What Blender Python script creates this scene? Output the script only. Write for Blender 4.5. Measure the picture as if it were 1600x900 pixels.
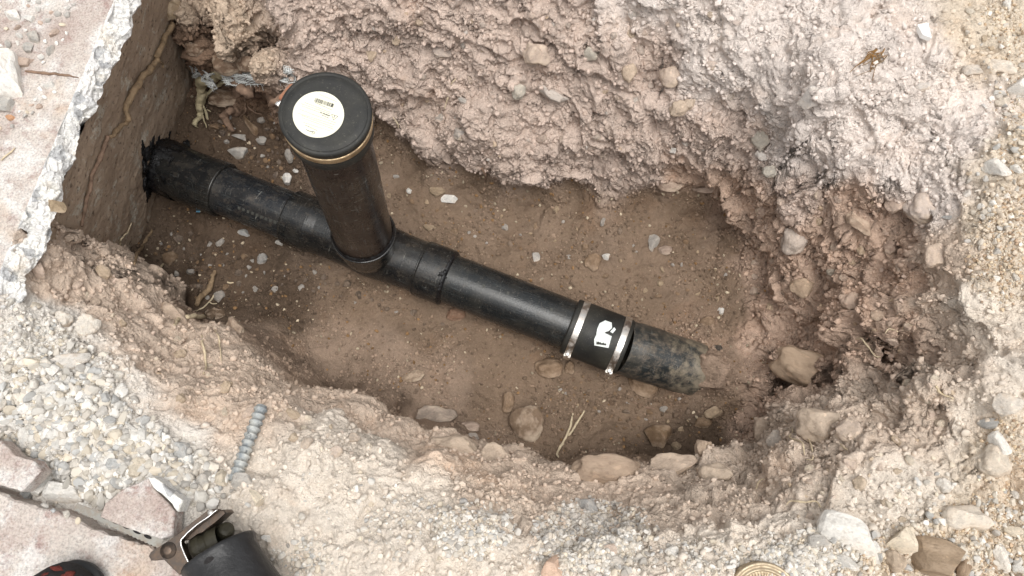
import bpy, bmesh, math, random
import numpy as np
from mathutils import Vector, Matrix
from mathutils.bvhtree import BVHTree

scene = bpy.context.scene
for o in list(bpy.data.objects):
    bpy.data.objects.remove(o)
col = scene.collection
random.seed(7)
RNG = np.random.default_rng(11)

# ------------------------------------------------------------------ camera, world, sun, exposure
CAM_H = 1.10
TILT = math.radians(15.0)
FPX = 1186.0
cd = bpy.data.cameras.new('camera')
cam = bpy.data.objects.new('camera', cd); col.objects.link(cam)
cam.location = (0, 0, CAM_H); cam.rotation_euler = (TILT, 0, 0)
cd.sensor_width = 36.0; cd.lens = 36.0 * FPX / 1600.0
cd.clip_start = 0.02; cd.clip_end = 300.0
scene.camera = cam
scene.render.resolution_x = 1024; scene.render.resolution_y = 576

SUN_EL, SUN_AZ = math.radians(79), math.radians(140)      # azimuth: clockwise from +Y
world = bpy.data.worlds.new('World'); scene.world = world; world.use_nodes = True
wn = world.node_tree; wn.nodes.clear()
sky = wn.nodes.new('ShaderNodeTexSky'); sky.sky_type = 'NISHITA'; sky.sun_disc = False
sky.sun_elevation = SUN_EL; sky.sun_rotation = SUN_AZ; sky.dust_density = 4.0; sky.air_density = 1.0; sky.ozone_density = 0.6
hs = wn.nodes.new('ShaderNodeHueSaturation'); hs.inputs['Saturation'].default_value = 0.06
bg = wn.nodes.new('ShaderNodeBackground'); bg.inputs['Strength'].default_value = 0.15
wo = wn.nodes.new('ShaderNodeOutputWorld')
wn.links.new(sky.outputs[0], hs.inputs['Color']); wn.links.new(hs.outputs[0], bg.inputs['Color']); wn.links.new(bg.outputs[0], wo.inputs['Surface'])
sl = bpy.data.lights.new('sun', 'SUN'); sl.energy = 1.25; sl.angle = math.radians(42); sl.color = (1.0, 0.965, 0.91)
so = bpy.data.objects.new('sun', sl); col.objects.link(so)
sdir = Vector((math.sin(SUN_AZ) * math.cos(SUN_EL), math.cos(SUN_AZ) * math.cos(SUN_EL), math.sin(SUN_EL)))
so.rotation_euler = sdir.to_track_quat('Z', 'Y').to_euler(); so.location = sdir * 5
scene.view_settings.view_transform = 'Standard'; scene.view_settings.look = 'None'
scene.view_settings.exposure = 0.48; scene.view_settings.gamma = 1.0
scene.view_settings.use_curve_mapping = False

# ------------------------------------------------------------------ helpers
def ray(px, py):
    a = (px - 800.0) / FPX; b = (450.0 - py) / FPX
    s, c = math.sin(TILT), math.cos(TILT)
    return Vector((a, s + b * c, -c + b * s))
CAMP = Vector((0, 0, CAM_H))
def at(px, py, z):
    d = ray(px, py); return CAMP + d * ((z - CAM_H) / d.z)
def at_depth(px, py, dep):
    return CAMP + ray(px, py) * dep

def sc(r, g, b):      # sRGB 0-255 to linear
    f = lambda v: (v / 255 / 12.92) if v / 255 <= .04045 else ((v / 255 + .055) / 1.055) ** 2.4
    return (f(r), f(g), f(b))

def tag(o, label=None, cat=None, group=None, kind=None):
    if label: o['label'] = label
    if cat: o['category'] = cat
    if group: o['group'] = group
    if kind: o['kind'] = kind
    return o
def empty(name, loc, label=None, cat=None, group=None):
    o = bpy.data.objects.new(name, None); o.empty_display_size = .02
    o.location = loc; col.objects.link(o)
    return tag(o, label, cat, group)
def world_loc(o):
    v = Vector(o.location); p = o.parent
    while p: v = v + Vector(p.location); p = p.parent
    return v
def mesh_obj(name, verts, faces, mat, parent=None, origin=None, smooth=True, uv=None):
    """verts in world space"""
    verts = np.asarray(verts, dtype=np.float64)
    base = world_loc(parent) if parent else Vector((0, 0, 0))
    org = Vector(origin) if origin is not None else (base if parent else Vector(verts.mean(0)))
    me = bpy.data.meshes.new(name)
    me.from_pydata([tuple(v) for v in (verts - np.array(org))], [], faces)
    if smooth: me.polygons.foreach_set('use_smooth', [True] * len(me.polygons))
    if uv is not None:
        ul = me.uv_layers.new(name='UVMap')
        li = np.zeros(len(me.loops), dtype=np.int32); me.loops.foreach_get('vertex_index', li)
        ul.data.foreach_set('uv', np.asarray(uv, dtype=np.float32)[li].ravel())
    if mat: me.materials.append(mat)
    o = bpy.data.objects.new(name, me); col.objects.link(o)
    if parent: o.parent = parent
    o.location = org - base
    return o

# ------------------------------------------------------------------ numpy noise
PERM = RNG.permutation(512).astype(np.int32)
PERM = np.concatenate([PERM % 512, PERM % 512])
GR = RNG.normal(size=(512, 3)); GR /= np.linalg.norm(GR, axis=1)[:, None]; GR = GR.astype(np.float32)
RF = RNG.random((512, 5)).astype(np.float32)
def hsh(i, j, k, s=0):
    return PERM[(PERM[(PERM[(i + s * 17) & 511] + j) & 511] + k) & 511]
def perlin(p, s=0):
    ip = np.floor(p).astype(np.int32); f = (p - ip).astype(np.float32)
    u = f * f * f * (f * (f * 6 - 15) + 10)
    out = 0
    for dx in (0, 1):
        wx = u[:, 0] if dx else 1 - u[:, 0]
        for dy in (0, 1):
            wy = u[:, 1] if dy else 1 - u[:, 1]
            for dz in (0, 1):
                wz = u[:, 2] if dz else 1 - u[:, 2]
                g = GR[hsh(ip[:, 0] + dx, ip[:, 1] + dy, ip[:, 2] + dz, s)]
                out = out + wx * wy * wz * (g[:, 0] * (f[:, 0] - dx) + g[:, 1] * (f[:, 1] - dy) + g[:, 2] * (f[:, 2] - dz))
    return out * 1.5
def fbm(p, oct=4, s=0, gain=.5):
    a, t = 1.0, 0
    for o in range(oct):
        t = t + a * perlin(p, s + o); p = p * 2.03; a *= gain
    return t
def lumps(p, s=0, keep=1.0):
    """union of half-balls of mixed sizes: clods with sharp creases between them"""
    ip = np.floor(p).astype(np.int32); f = (p - ip).astype(np.float32)
    sg = np.where(f > .5, 1, -1).astype(np.int32)
    best = np.zeros(len(p), np.float32)
    for dx in (0, 1):
        for dy in (0, 1):
            for dz in (0, 1):
                ox, oy, oz = sg[:, 0] * dx, sg[:, 1] * dy, sg[:, 2] * dz
                r = RF[hsh(ip[:, 0] + ox, ip[:, 1] + oy, ip[:, 2] + oz, s)]
                ddx = f[:, 0] - ox - (.25 + .5 * r[:, 0]); ddy = f[:, 1] - oy - (.25 + .5 * r[:, 1]); ddz = f[:, 2] - oz - (.25 + .5 * r[:, 2])
                rad = .40 + .35 * r[:, 3]
                q = 1 - (ddx * ddx + ddy * ddy + ddz * ddz) / (rad * rad)
                h = np.sqrt(np.maximum(q, 0)) * (rad / .75) * (.45 + .55 * r[:, 4])
                if keep < 1: h = h * (r[:, 4] < keep)
                best = np.maximum(best, h)
    return best

def facets(p, s=0, k=34.0):
    """broken faces: every cell is a tilted plane of its own, with sharp steps between neighbours"""
    ip = np.floor(p).astype(np.int32); f = (p - ip).astype(np.float32)
    sg = np.where(f > .5, 1, -1).astype(np.int32); sw = np.zeros(len(p), np.float32); sh = np.zeros(len(p), np.float32)
    for dx in (0, 1):
        for dy in (0, 1):
            for dz in (0, 1):
                ox, oy, oz = sg[:, 0] * dx, sg[:, 1] * dy, sg[:, 2] * dz
                h_ = hsh(ip[:, 0] + ox, ip[:, 1] + oy, ip[:, 2] + oz, s); r = RF[h_]; g = GR[h_]
                ax = f[:, 0] - ox - (.25 + .5 * r[:, 0]); ay = f[:, 1] - oy - (.25 + .5 * r[:, 1]); az = f[:, 2] - oz - (.25 + .5 * r[:, 2])
                w = np.exp(-k * (ax * ax + ay * ay + az * az)) + 1e-12
                sw += w; sh += w * ((r[:, 3] - .5) * 1.1 + 1.3 * (ax * g[:, 0] + ay * g[:, 1] + az * g[:, 2]))
    return sh / sw

# ------------------------------------------------------------------ terrain control points (pixel, height, zone)
# zones: albedo, roughness of relief, clod crumbs
ZONES = {
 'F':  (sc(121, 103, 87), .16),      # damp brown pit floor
 'FD': (sc(86, 72, 60), .22),       # darker parts of the pit floor
 'FS': (sc(140, 121, 105), .10),     # smooth silty floor
 'W':  (sc(188, 170, 158), .90),    # far wall, dusty grey brown
 'WL': (sc(184, 165, 146), .85),
 'RW': (sc(184, 159, 141), .85),    # right wall, reddish
 'T':  (sc(210, 199, 191), .55),    # pale pinkish dusty slope
 'B':  (sc(196, 177, 160), .40),     # tan bank
 'P':  (sc(208, 197, 184), .36),     # pale cream dust
 'PB': (sc(194, 177, 161), .6),
 'G':  (sc(202, 188, 170), .42),    # sandy orange edge
 'R':  (sc(208, 202, 194), .40),    # white rubble dust
 'U':  (sc(120, 98, 82), 1.0),      # recess under the overhang, its shade darkened into the albedo
}
CP = [
 # floor
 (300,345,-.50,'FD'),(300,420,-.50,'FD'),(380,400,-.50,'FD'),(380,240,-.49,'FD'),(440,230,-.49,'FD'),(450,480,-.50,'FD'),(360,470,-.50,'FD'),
 (560,470,-.50,'F'),(640,300,-.50,'F'),(650,265,-.50,'F'),(700,330,-.50,'F'),(800,330,-.50,'F'),(900,340,-.50,'F'),(1000,350,-.50,'F'),
 (1060,380,-.50,'F'),(1120,440,-.49,'F'),(1150,500,-.49,'F'),(1140,560,-.49,'FS'),(1130,620,-.49,'F'),(1100,680,-.49,'FD'),(1020,700,-.49,'FD'),(930,690,-.49,'F'),
 (840,670,-.49,'F'),(760,640,-.49,'F'),(700,600,-.49,'FS'),(600,560,-.49,'FS'),(520,530,-.49,'FS'),(800,580,-.50,'F'),(900,620,-.50,'F'),(1000,640,-.50,'F'),
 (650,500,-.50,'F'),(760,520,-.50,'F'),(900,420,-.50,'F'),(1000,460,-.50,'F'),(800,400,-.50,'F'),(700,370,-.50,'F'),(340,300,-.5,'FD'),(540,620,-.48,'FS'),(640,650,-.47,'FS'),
 # far-wall foot and wall
 (480,150,-.47,'U'),(600,215,-.49,'F'),(660,248,-.49,'F'),(740,280,-.49,'F'),(840,308,-.49,'F'),(900,302,-.49,'F'),(1000,312,-.49,'F'),(1070,330,-.49,'F'),(1140,380,-.48,'F'),
 (600,165,-.40,'W'),(660,215,-.40,'W'),(740,250,-.41,'W'),(840,278,-.42,'W'),(920,265,-.40,'W'),(1000,280,-.41,'W'),(1070,285,-.40,'RW'),(1150,300,-.37,'RW'),
 (600,120,-.30,'W'),(700,170,-.31,'W'),(800,200,-.31,'W'),(900,200,-.31,'W'),(1000,205,-.30,'W'),(1090,210,-.27,'W'),(1160,220,-.22,'W'),
 (520,60,-.22,'W'),(620,60,-.22,'W'),(720,90,-.22,'W'),(820,110,-.21,'W'),(920,110,-.20,'W'),(1020,110,-.18,'W'),(1100,110,-.13,'T'),(1160,120,-.11,'T'),
 (440,10,-.16,'W'),(560,-10,-.14,'W'),(700,-10,-.12,'W'),(850,-10,-.10,'W'),(1000,-10,-.07,'T'),(1100,-10,-.04,'T'),(1200,0,-.03,'T'),
 (500,-160,0,'T'),(800,-160,0,'T'),(1100,-160,0,'T'),(300,-160,-.03,'WL'),
 # overhang at the top left
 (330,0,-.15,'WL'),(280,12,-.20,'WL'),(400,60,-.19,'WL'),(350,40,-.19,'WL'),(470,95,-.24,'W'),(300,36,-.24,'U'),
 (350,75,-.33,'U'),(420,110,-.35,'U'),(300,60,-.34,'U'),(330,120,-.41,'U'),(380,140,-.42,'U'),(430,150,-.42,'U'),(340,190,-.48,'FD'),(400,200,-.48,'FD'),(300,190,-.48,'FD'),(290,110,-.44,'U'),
 # right wall
 (1140,330,-.44,'RW'),(1170,400,-.45,'RW'),(1200,480,-.45,'RW'),(1190,540,-.46,'RW'),(1185,610,-.46,'RW'),(1170,660,-.46,'RW'),
 (1200,320,-.32,'RW'),(1230,400,-.36,'RW'),(1260,470,-.36,'RW'),(1230,560,-.40,'RW'),(1290,540,-.36,'RW'),(1300,600,-.45,'RW'),(1340,585,-.35,'RW'),(1250,620,-.44,'RW'),
 (1250,300,-.22,'W'),(1290,380,-.27,'RW'),(1330,460,-.27,'RW'),(1350,530,-.23,'RW'),(1300,440,-.31,'RW'),
 (1290,270,-.13,'T'),(1340,320,-.16,'RW'),(1390,380,-.18,'RW'),(1400,450,-.17,'RW'),(1400,530,-.13,'RW'),(1210,240,-.17,'T'),
 (1230,180,-.08,'T'),(1330,200,-.06,'T'),(1420,260,-.07,'T'),(1470,310,-.06,'T'),(1470,390,-.05,'B'),(1450,470,-.06,'B'),(1430,560,-.07,'PB'),
 (1250,60,-.03,'T'),(1400,80,-.01,'T'),(1550,60,0,'G'),(1580,250,0,'G'),(1530,350,-.01,'G'),(1560,430,0,'G'),(1520,480,-.01,'P'),(1500,200,-.02,'T'),(1560,560,0,'P'),(1500,560,-.03,'PB'),
 # near bank, right half
 (1370,600,-.13,'PB'),(1320,635,-.15,'PB'),(1260,655,-.20,'PB'),(1215,690,-.28,'PB'),(1170,705,-.34,'PB'),(1380,680,-.07,'PB'),(1300,710,-.09,'PB'),(1220,750,-.12,'PB'),(1150,770,-.13,'PB'),
 (1340,640,-.17,'PB'),(1080,740,-.26,'PB'),(1000,757,-.22,'B'),(1100,720,-.38,'FD'),(1000,735,-.36,'F'),(1450,640,-.05,'PB'),(1520,650,-.02,'P'),(1560,700,-.0,'G'),(1430,760,-.03,'P'),
 # near rim, middle and left
 (880,768,-.17,'B'),(900,745,-.33,'B'),(860,725,-.42,'F'),(790,742,-.15,'B'),(780,722,-.30,'B'),(770,700,-.44,'FS'),(690,712,-.14,'B'),(690,693,-.26,'B'),(680,676,-.36,'FS'),
 (600,690,-.12,'P'),(596,672,-.25,'B'),(610,655,-.36,'FS'),(622,625,-.43,'FS'),(510,657,-.11,'P'),(512,640,-.24,'B'),(520,622,-.34,'FS'),(505,592,-.42,'FS'),(430,628,-.11,'B'),(440,612,-.22,'B'),(450,592,-.33,'FS'),(1130,590,-.475,'FS'),(455,560,-.42,'FS'),
 (370,590,-.14,'B'),(385,570,-.24,'B'),(400,548,-.35,'FS'),(320,562,-.22,'B'),(330,535,-.27,'B'),(350,520,-.36,'FS'),(268,522,-.25,'B'),(290,495,-.36,'FS'),(300,475,-.46,'FD'),
 (225,470,-.25,'B'),(246,452,-.42,'B'),(262,440,-.48,'FD'),(182,415,-.24,'B'),(200,404,-.42,'B'),(225,400,-.48,'FD'),(140,370,-.17,'B'),(160,372,-.36,'B'),(100,350,-.09,'B'),(195,370,-.48,'FD'),
 (80,380,-.07,'B'),(80,440,-.07,'B'),(130,450,-.12,'B'),(180,500,-.12,'B'),(240,560,-.11,'B'),(310,620,-.09,'B'),(380,660,-.07,'B'),(120,520,-.06,'R'),(170,590,-.04,'R'),(60,480,-.04,'R'),
 (30,560,-.01,'R'),(100,620,-.01,'R'),(60,700,-.01,'R'),(200,700,-.01,'R'),(300,700,-.04,'R'),(260,760,-.0,'R'),(400,720,-.04,'P'),(480,740,-.04,'P'),(560,760,-.05,'P'),(660,770,-.06,'P'),
 (760,790,-.06,'PB'),(880,810,-.07,'PB'),(1000,800,-.09,'PB'),(500,850,-.01,'P'),(650,860,-.01,'P'),(800,870,-.01,'P'),(950,870,-.01,'P'),(1100,850,-.03,'P'),(1100,800,-.08,'PB'),
 (1250,830,-.02,'P'),(1350,790,-.04,'P'),(1350,880,0,'G'),(1480,840,-.01,'G'),(1560,800,0,'G'),(1590,890,0,'G'),(1200,880,0,'P'),(400,800,-.01,'P'),(100,800,-.03,'R'),(100,900,-.03,'R'),(300,870,-.02,'R'),
 (-150,480,-.02,'R'),(-150,800,-.03,'R'),(300,1000,-.02,'R'),(800,1000,0,'P'),(1300,1000,0,'P'),(1750,900,0,'G'),(1750,500,0,'G'),(1750,100,0,'G'),(1500,-150,0,'G'),
]
cpx = np.array([tuple(at(p[0], p[1], p[2])) for p in CP])
# multiquadric surface through the control points
def Kf(d2): return np.sqrt(d2 + .012 ** 2)
A = Kf(((cpx[:, None, :2] - cpx[None, :, :2]) ** 2).sum(-1)) + np.eye(len(cpx)) * -.0006
A = np.vstack([np.hstack([A, np.ones((len(cpx), 1))]), np.append(np.ones(len(cpx)), 0)[None]])
W = np.linalg.solve(A, np.append(cpx[:, 2], 0))
ZN = list(ZONES); zi = np.array([ZN.index(p[3]) for p in CP])
ZC = np.array([ZONES[k][0] for k in ZN], np.float32); ZR = np.array([ZONES[k][1] for k in ZN], np.float32)

def axis(lo, hi, step, far):
    c = np.arange(lo, hi + step * .5, step); out = []; s = step; v = hi
    while v < far: s *= 1.35; v += s; out.append(v)
    lo_ = []; s = step; v = lo
    while v > -far: s *= 1.35; v -= s; lo_.append(v)
    return np.concatenate([lo_[::-1], c, out])
STEP = .00160
gx = axis(-.86, .90, STEP, 8.0); gy = axis(-.19, 1.02, STEP, 8.0)
NX, NY = len(gx), len(gy)
def evalZ(XY):
    x, y = XY[:, 0], XY[:, 1]; o_ = np.zeros(len(XY))
    w1 = fbm(np.stack([x * 9, y * 9, x * 0], 1), 3, 40) * .012; w2 = fbm(np.stack([x * 9, y * 9, x * 0 + 9], 1), 3, 50) * .012
    for i in range(0, len(XY), 40000):
        q = XY[i:i + 40000] + np.stack([w1[i:i + 40000], w2[i:i + 40000]], 1)
        o_[i:i + 40000] = Kf(((q[:, None] - cpx[None, :, :2]) ** 2).sum(-1)) @ W[:-1] + W[-1]
    e_ = np.maximum(np.maximum(np.abs(x) - .86, 0), np.maximum(np.maximum(-.19 - y, 0), np.maximum(y - 1.0, 0)))
    return np.clip(o_ * np.exp(-e_ * 6), -.515, .02), e_, w1, w2
# slide the grid lines together where the ground is steep, so that walls get as many faces as flat ground
def blur(a, n):
    for _ in range(n):
        p = np.pad(a, 1, mode='edge'); a = (a + p[2:, 1:-1] + p[:-2, 1:-1] + p[1:-1, 2:] + p[1:-1, :-2]) / 5
    return a
cu = np.linspace(-.86, .90, 300); cv = np.linspace(-.19, 1.02, 210); CU, CV = np.meshgrid(cu, cv)
def cz(x, y): return blur(evalZ(np.stack([x.ravel(), y.ravel()], 1))[0].reshape(x.shape), 2)
Zc = cz(CU, CV); Yw = CV.copy()
for i in range(len(cu)):
    ds = np.hypot(np.diff(cv), np.diff(Zc[:, i])); s_ = np.r_[0, np.cumsum(ds)]; Yw[:, i] = np.interp(np.linspace(0, s_[-1], len(cv)), s_, cv)
Yw = CV + blur(Yw - CV, 14)
Zc = cz(CU, Yw); Xw = CU.copy(); Y2 = Yw.copy()
for j in range(len(cv)):
    ds = np.sqrt(np.diff(cu) ** 2 + .5 * np.diff(Yw[j]) ** 2 + np.diff(Zc[j]) ** 2); s_ = np.r_[0, np.cumsum(ds)]; t = np.linspace(0, s_[-1], len(cu))
    Xw[j] = np.interp(t, s_, cu); Y2[j] = np.interp(t, s_, Yw[j])
win = np.clip(np.minimum(np.minimum(CU + .86, .90 - CU), np.minimum(CV + .19, 1.02 - CV)) / .05, 0, 1)
dX = blur(Xw - CU, 10) * win; dY = blur(Y2 - CV, 4) * win
def up(a, X, Y):
    fx = np.clip((X + .86) / (cu[1] - cu[0]), 0, len(cu) - 1.001); fy = np.clip((Y + .19) / (cv[1] - cv[0]), 0, len(cv) - 1.001)
    ix, iy = fx.astype(int), fy.astype(int); tx, ty = fx - ix, fy - iy
    return (a[iy, ix] * (1 - tx) + a[iy, ix + 1] * tx) * (1 - ty) + (a[iy + 1, ix] * (1 - tx) + a[iy + 1, ix + 1] * tx) * ty
X, Y = np.meshgrid(gx, gy); X = X.ravel(); Y = Y.ravel()
X, Y = X + up(dX, X, Y), Y + up(dY, X, Y)
Z, edge, wx_, wy_ = evalZ(np.stack([X, Y], 1))
_e = at(1104, 582, -.45); Z = Z + .060 * np.exp(-(((X - _e.x) ** 2 + (Y - _e.y) ** 2) / .085 ** 2) ** 1.3) * (1 + 6 * wx_ / .012 * .08) * (Z < -.4)
# the foundation wall under the slab at the left: plane through its foot and the slab's edge
WP1 = at(238, 320, -.50); WP2 = at(118, 250, -.055); WP3 = at(202, 40, -.055)
wn_ = (WP3 - WP2).cross(WP1 - WP2).normalized()
if wn_.x < 0: wn_ = -wn_
wu = (WP3 - WP2).normalized(); wv = wn_.cross(wu).normalized()
if wv.z < 0: wv = -wv
zfoot = at(238, 320, -.50)
# distance behind wall measured at each height
dw = (X - WP1.x) * wn_.x + (Y - WP1.y) * wn_.y + (Z - WP1.z) * wn_.z
hide = (dw < -.015) & (Y < 2.8) & (Y > -1.6) & (X < 0)
G3 = np.stack([X, Y, Z], 1).reshape(NY, NX, 3)
# zone weights
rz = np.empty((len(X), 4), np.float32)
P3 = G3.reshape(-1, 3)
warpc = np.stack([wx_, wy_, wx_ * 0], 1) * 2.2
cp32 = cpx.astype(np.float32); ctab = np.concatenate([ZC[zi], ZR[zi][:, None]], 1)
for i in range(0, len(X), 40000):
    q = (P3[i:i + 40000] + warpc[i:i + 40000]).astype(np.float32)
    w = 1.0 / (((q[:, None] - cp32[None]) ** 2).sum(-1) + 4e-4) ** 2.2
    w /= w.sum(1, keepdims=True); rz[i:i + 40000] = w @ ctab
# base normals
Tu = np.gradient(G3, axis=1); Tv = np.gradient(G3, axis=0)
N = np.cross(Tu, Tv); N /= np.maximum(np.linalg.norm(N, axis=-1, keepdims=True), 1e-12)
N = np.stack([blur(N[:, :, k], 10) for k in range(3)], -1); N /= np.maximum(np.linalg.norm(N, axis=-1, keepdims=True), 1e-9); N = N.reshape(-1, 3)
cell = np.linalg.norm(np.cross(Tu, Tv), axis=-1).ravel()
steep = np.clip((0.85 - N[:, 2]) / .4, 0, 1)
Pn = P3 + np.stack([fbm(P3 * 14, 2, 3), fbm(P3 * 14, 2, 7), fbm(P3 * 14, 2, 13)], 1) * .016
# strata run down to the right in the far wall: stretch the clods that way
e = np.array([.78, -.25, -.45]); e /= np.linalg.norm(e)
Ps = Pn - .38 * (Pn @ e)[:, None] * e
Pw = Pn + np.stack([perlin(P3 * 60, 23), perlin(P3 * 60, 27), perlin(P3 * 60, 33)], 1) * .006
rough = rz[:, 3] * np.exp(-edge * 20)
L1 = lumps(Ps / .125, 1); L2 = lumps(Ps / .052, 2); L3 = lumps(Pw / .024, 3); L4 = lumps(Pw / .0115, 4); L5 = lumps(Pn / .0062, 6)
patch = np.clip(.55 + 1.1 * fbm(P3 * 11, 2, 60), .15, 1.25)           # some ground is crumbly, some is smoothed dust
ridg = np.abs(fbm(Ps * 22, 3, 70))
Fa, Fb, Fc = facets(Ps / .105, 11), facets(Ps / .043, 12), facets(Pw / .019, 13)
D = rough * (.019 * L1 + .013 * L2 + .023 * Fa + .015 * Fb + .0075 * Fc + patch * (.0075 * L3 + .0036 * L4 + .0012 * L5)
             - .014 + .010 * fbm(P3 * 8, 4, 80) - .014 * np.exp(-(ridg / .035) ** 2) * patch)
D += .0012 * L5 + .0016 * fbm(P3 * 70, 3, 90) * (1 - rough)
D += (.006 * fbm(P3 * 9, 3, 95)) * np.exp(-edge * 20)
# the walls belly out in the middle and are undercut at the foot
D += steep * (.016 * np.exp(-((P3[:, 2] + .30) / .09) ** 2) - .012 * np.exp(-((P3[:, 2] + .46) / .03) ** 2))
# drag marks of the digging bar
st = perlin(np.stack([(P3[:, 0] * .8 - P3[:, 1] * .6) * 60, (P3[:, 0] * .6 + P3[:, 1] * .8) * 7, P3[:, 2] * 20], 1), 101)
D += .0016 * st * np.clip(rough * 1.5, 0, 1)
PF = P3 + N * D[:, None]
# overhang lip at the top left: earth above the recess leans out over it
ov = at(380, 70, -.22)
m = np.exp(-(((P3[:, 0] - ov.x) / .14) ** 2 + ((P3[:, 2] + .20) / .055) ** 2 + ((P3[:, 1] - ov.y) / .12) ** 2))
PF[:, 1] -= .05 * m; PF[:, 2] -= .012 * m
PF[hide, 2] = -.62
me = bpy.data.meshes.new('ground')
me.vertices.add(len(PF)); me.vertices.foreach_set('co', PF.astype(np.float32).ravel())
ii = (np.arange(NY - 1)[:, None] * NX + np.arange(NX - 1)[None]).ravel()
quads = np.stack([ii, ii + 1, ii + NX + 1, ii + NX], 1).astype(np.int32)
me.loops.add(quads.size); me.loops.foreach_set('vertex_index', quads.ravel())
me.polygons.add(len(quads)); me.polygons.foreach_set('loop_start', np.arange(0, quads.size, 4, dtype=np.int32))
me.polygons.foreach_set('loop_total', np.full(len(quads), 4, np.int32))
me.polygons.foreach_set('use_smooth', np.ones(len(quads), bool))
me.update(calc_edges=True)
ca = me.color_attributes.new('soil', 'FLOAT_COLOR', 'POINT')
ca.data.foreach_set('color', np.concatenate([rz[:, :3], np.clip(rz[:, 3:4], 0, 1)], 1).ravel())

# ------------------------------------------------------------------ materials
class M:
    def __init__(s, name, rough=.8, metal=0.0, spec=.3):
        s.m = bpy.data.materials.new(name); s.m.use_nodes = True
        s.t = s.m.node_tree; s.b = s.t.nodes['Principled BSDF']; s.l = s.t.links
        s.b.inputs['Roughness'].default_value = rough; s.b.inputs['Metallic'].default_value = metal
        s.b.inputs['Specular IOR Level'].default_value = spec
    def n(s, t, **k):
        x = s.t.nodes.new(t)
        for a, v in k.items():
            if hasattr(x, a): setattr(x, a, v)
            else: x.inputs[a.replace('_', ' ')].default_value = v
        return x
    def co(s, kind='Object', scale=None):
        c = s.n('ShaderNodeTexCoord').outputs[kind]
        if scale:
            mp = s.n('ShaderNodeMapping'); mp.inputs['Scale'].default_value = scale; s.l.new(c, mp.inputs[0]); c = mp.outputs[0]
        return c
    def noise(s, c, scale, detail=4, rough=.6, dist=0):
        x = s.n('ShaderNodeTexNoise'); x.inputs['Scale'].default_value = scale; x.inputs['Detail'].default_value = detail
        x.inputs['Roughness'].default_value = rough; x.inputs['Distortion'].default_value = dist
        if c is not None: s.l.new(c, x.inputs['Vector'])
        return x.outputs[0]
    def vor(s, c, scale, out=0, feat='F1'):
        x = s.n('ShaderNodeTexVoronoi'); x.feature = feat; x.inputs['Scale'].default_value = scale
        s.l.new(c, x.inputs['Vector']); return x.outputs[out]
    def ramp(s, f, stops):
        r = s.n('ShaderNodeValToRGB'); cr = r.color_ramp
        while len(cr.elements) < len(stops): cr.elements.new(.5)
        for e_, (p, c) in zip(cr.elements, stops):
            e_.position = p; e_.color = (c, c, c, 1) if isinstance(c, (int, float)) else (*c, 1)
        s.l.new(f, r.inputs[0]); return r.outputs[0]
    def mix(s, f, a, b, mode='MIX'):
        x = s.n('ShaderNodeMix'); x.data_type = 'RGBA'; x.blend_type = mode
        for sk, v in ((0, f), (6, a), (7, b)):
            if isinstance(v, (int, float)): x.inputs[sk].default_value = v if sk == 0 else (v, v, v, 1)
            elif isinstance(v, tuple): x.inputs[sk].default_value = (*v, 1)
            else: s.l.new(v, x.inputs[sk])
        return x.outputs[2]
    def base(s, c):
        if isinstance(c, tuple): s.b.inputs['Base Color'].default_value = (*c, 1)
        else: s.l.new(c, s.b.inputs['Base Color'])
        return s
    def rough(s, f): s.l.new(f, s.b.inputs['Roughness']); return s
    def bump(s, h, dist, strength=1.0):
        x = s.n('ShaderNodeBump'); x.inputs['Distance'].default_value = dist; x.inputs['Strength'].default_value = strength
        s.l.new(h, x.inputs['Height'])
        if s.b.inputs['Normal'].is_linked: s.l.new(s.b.inputs['Normal'].links[0].from_socket, x.inputs['Normal'])
        s.l.new(x.outputs[0], s.b.inputs['Normal']); return s

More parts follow.
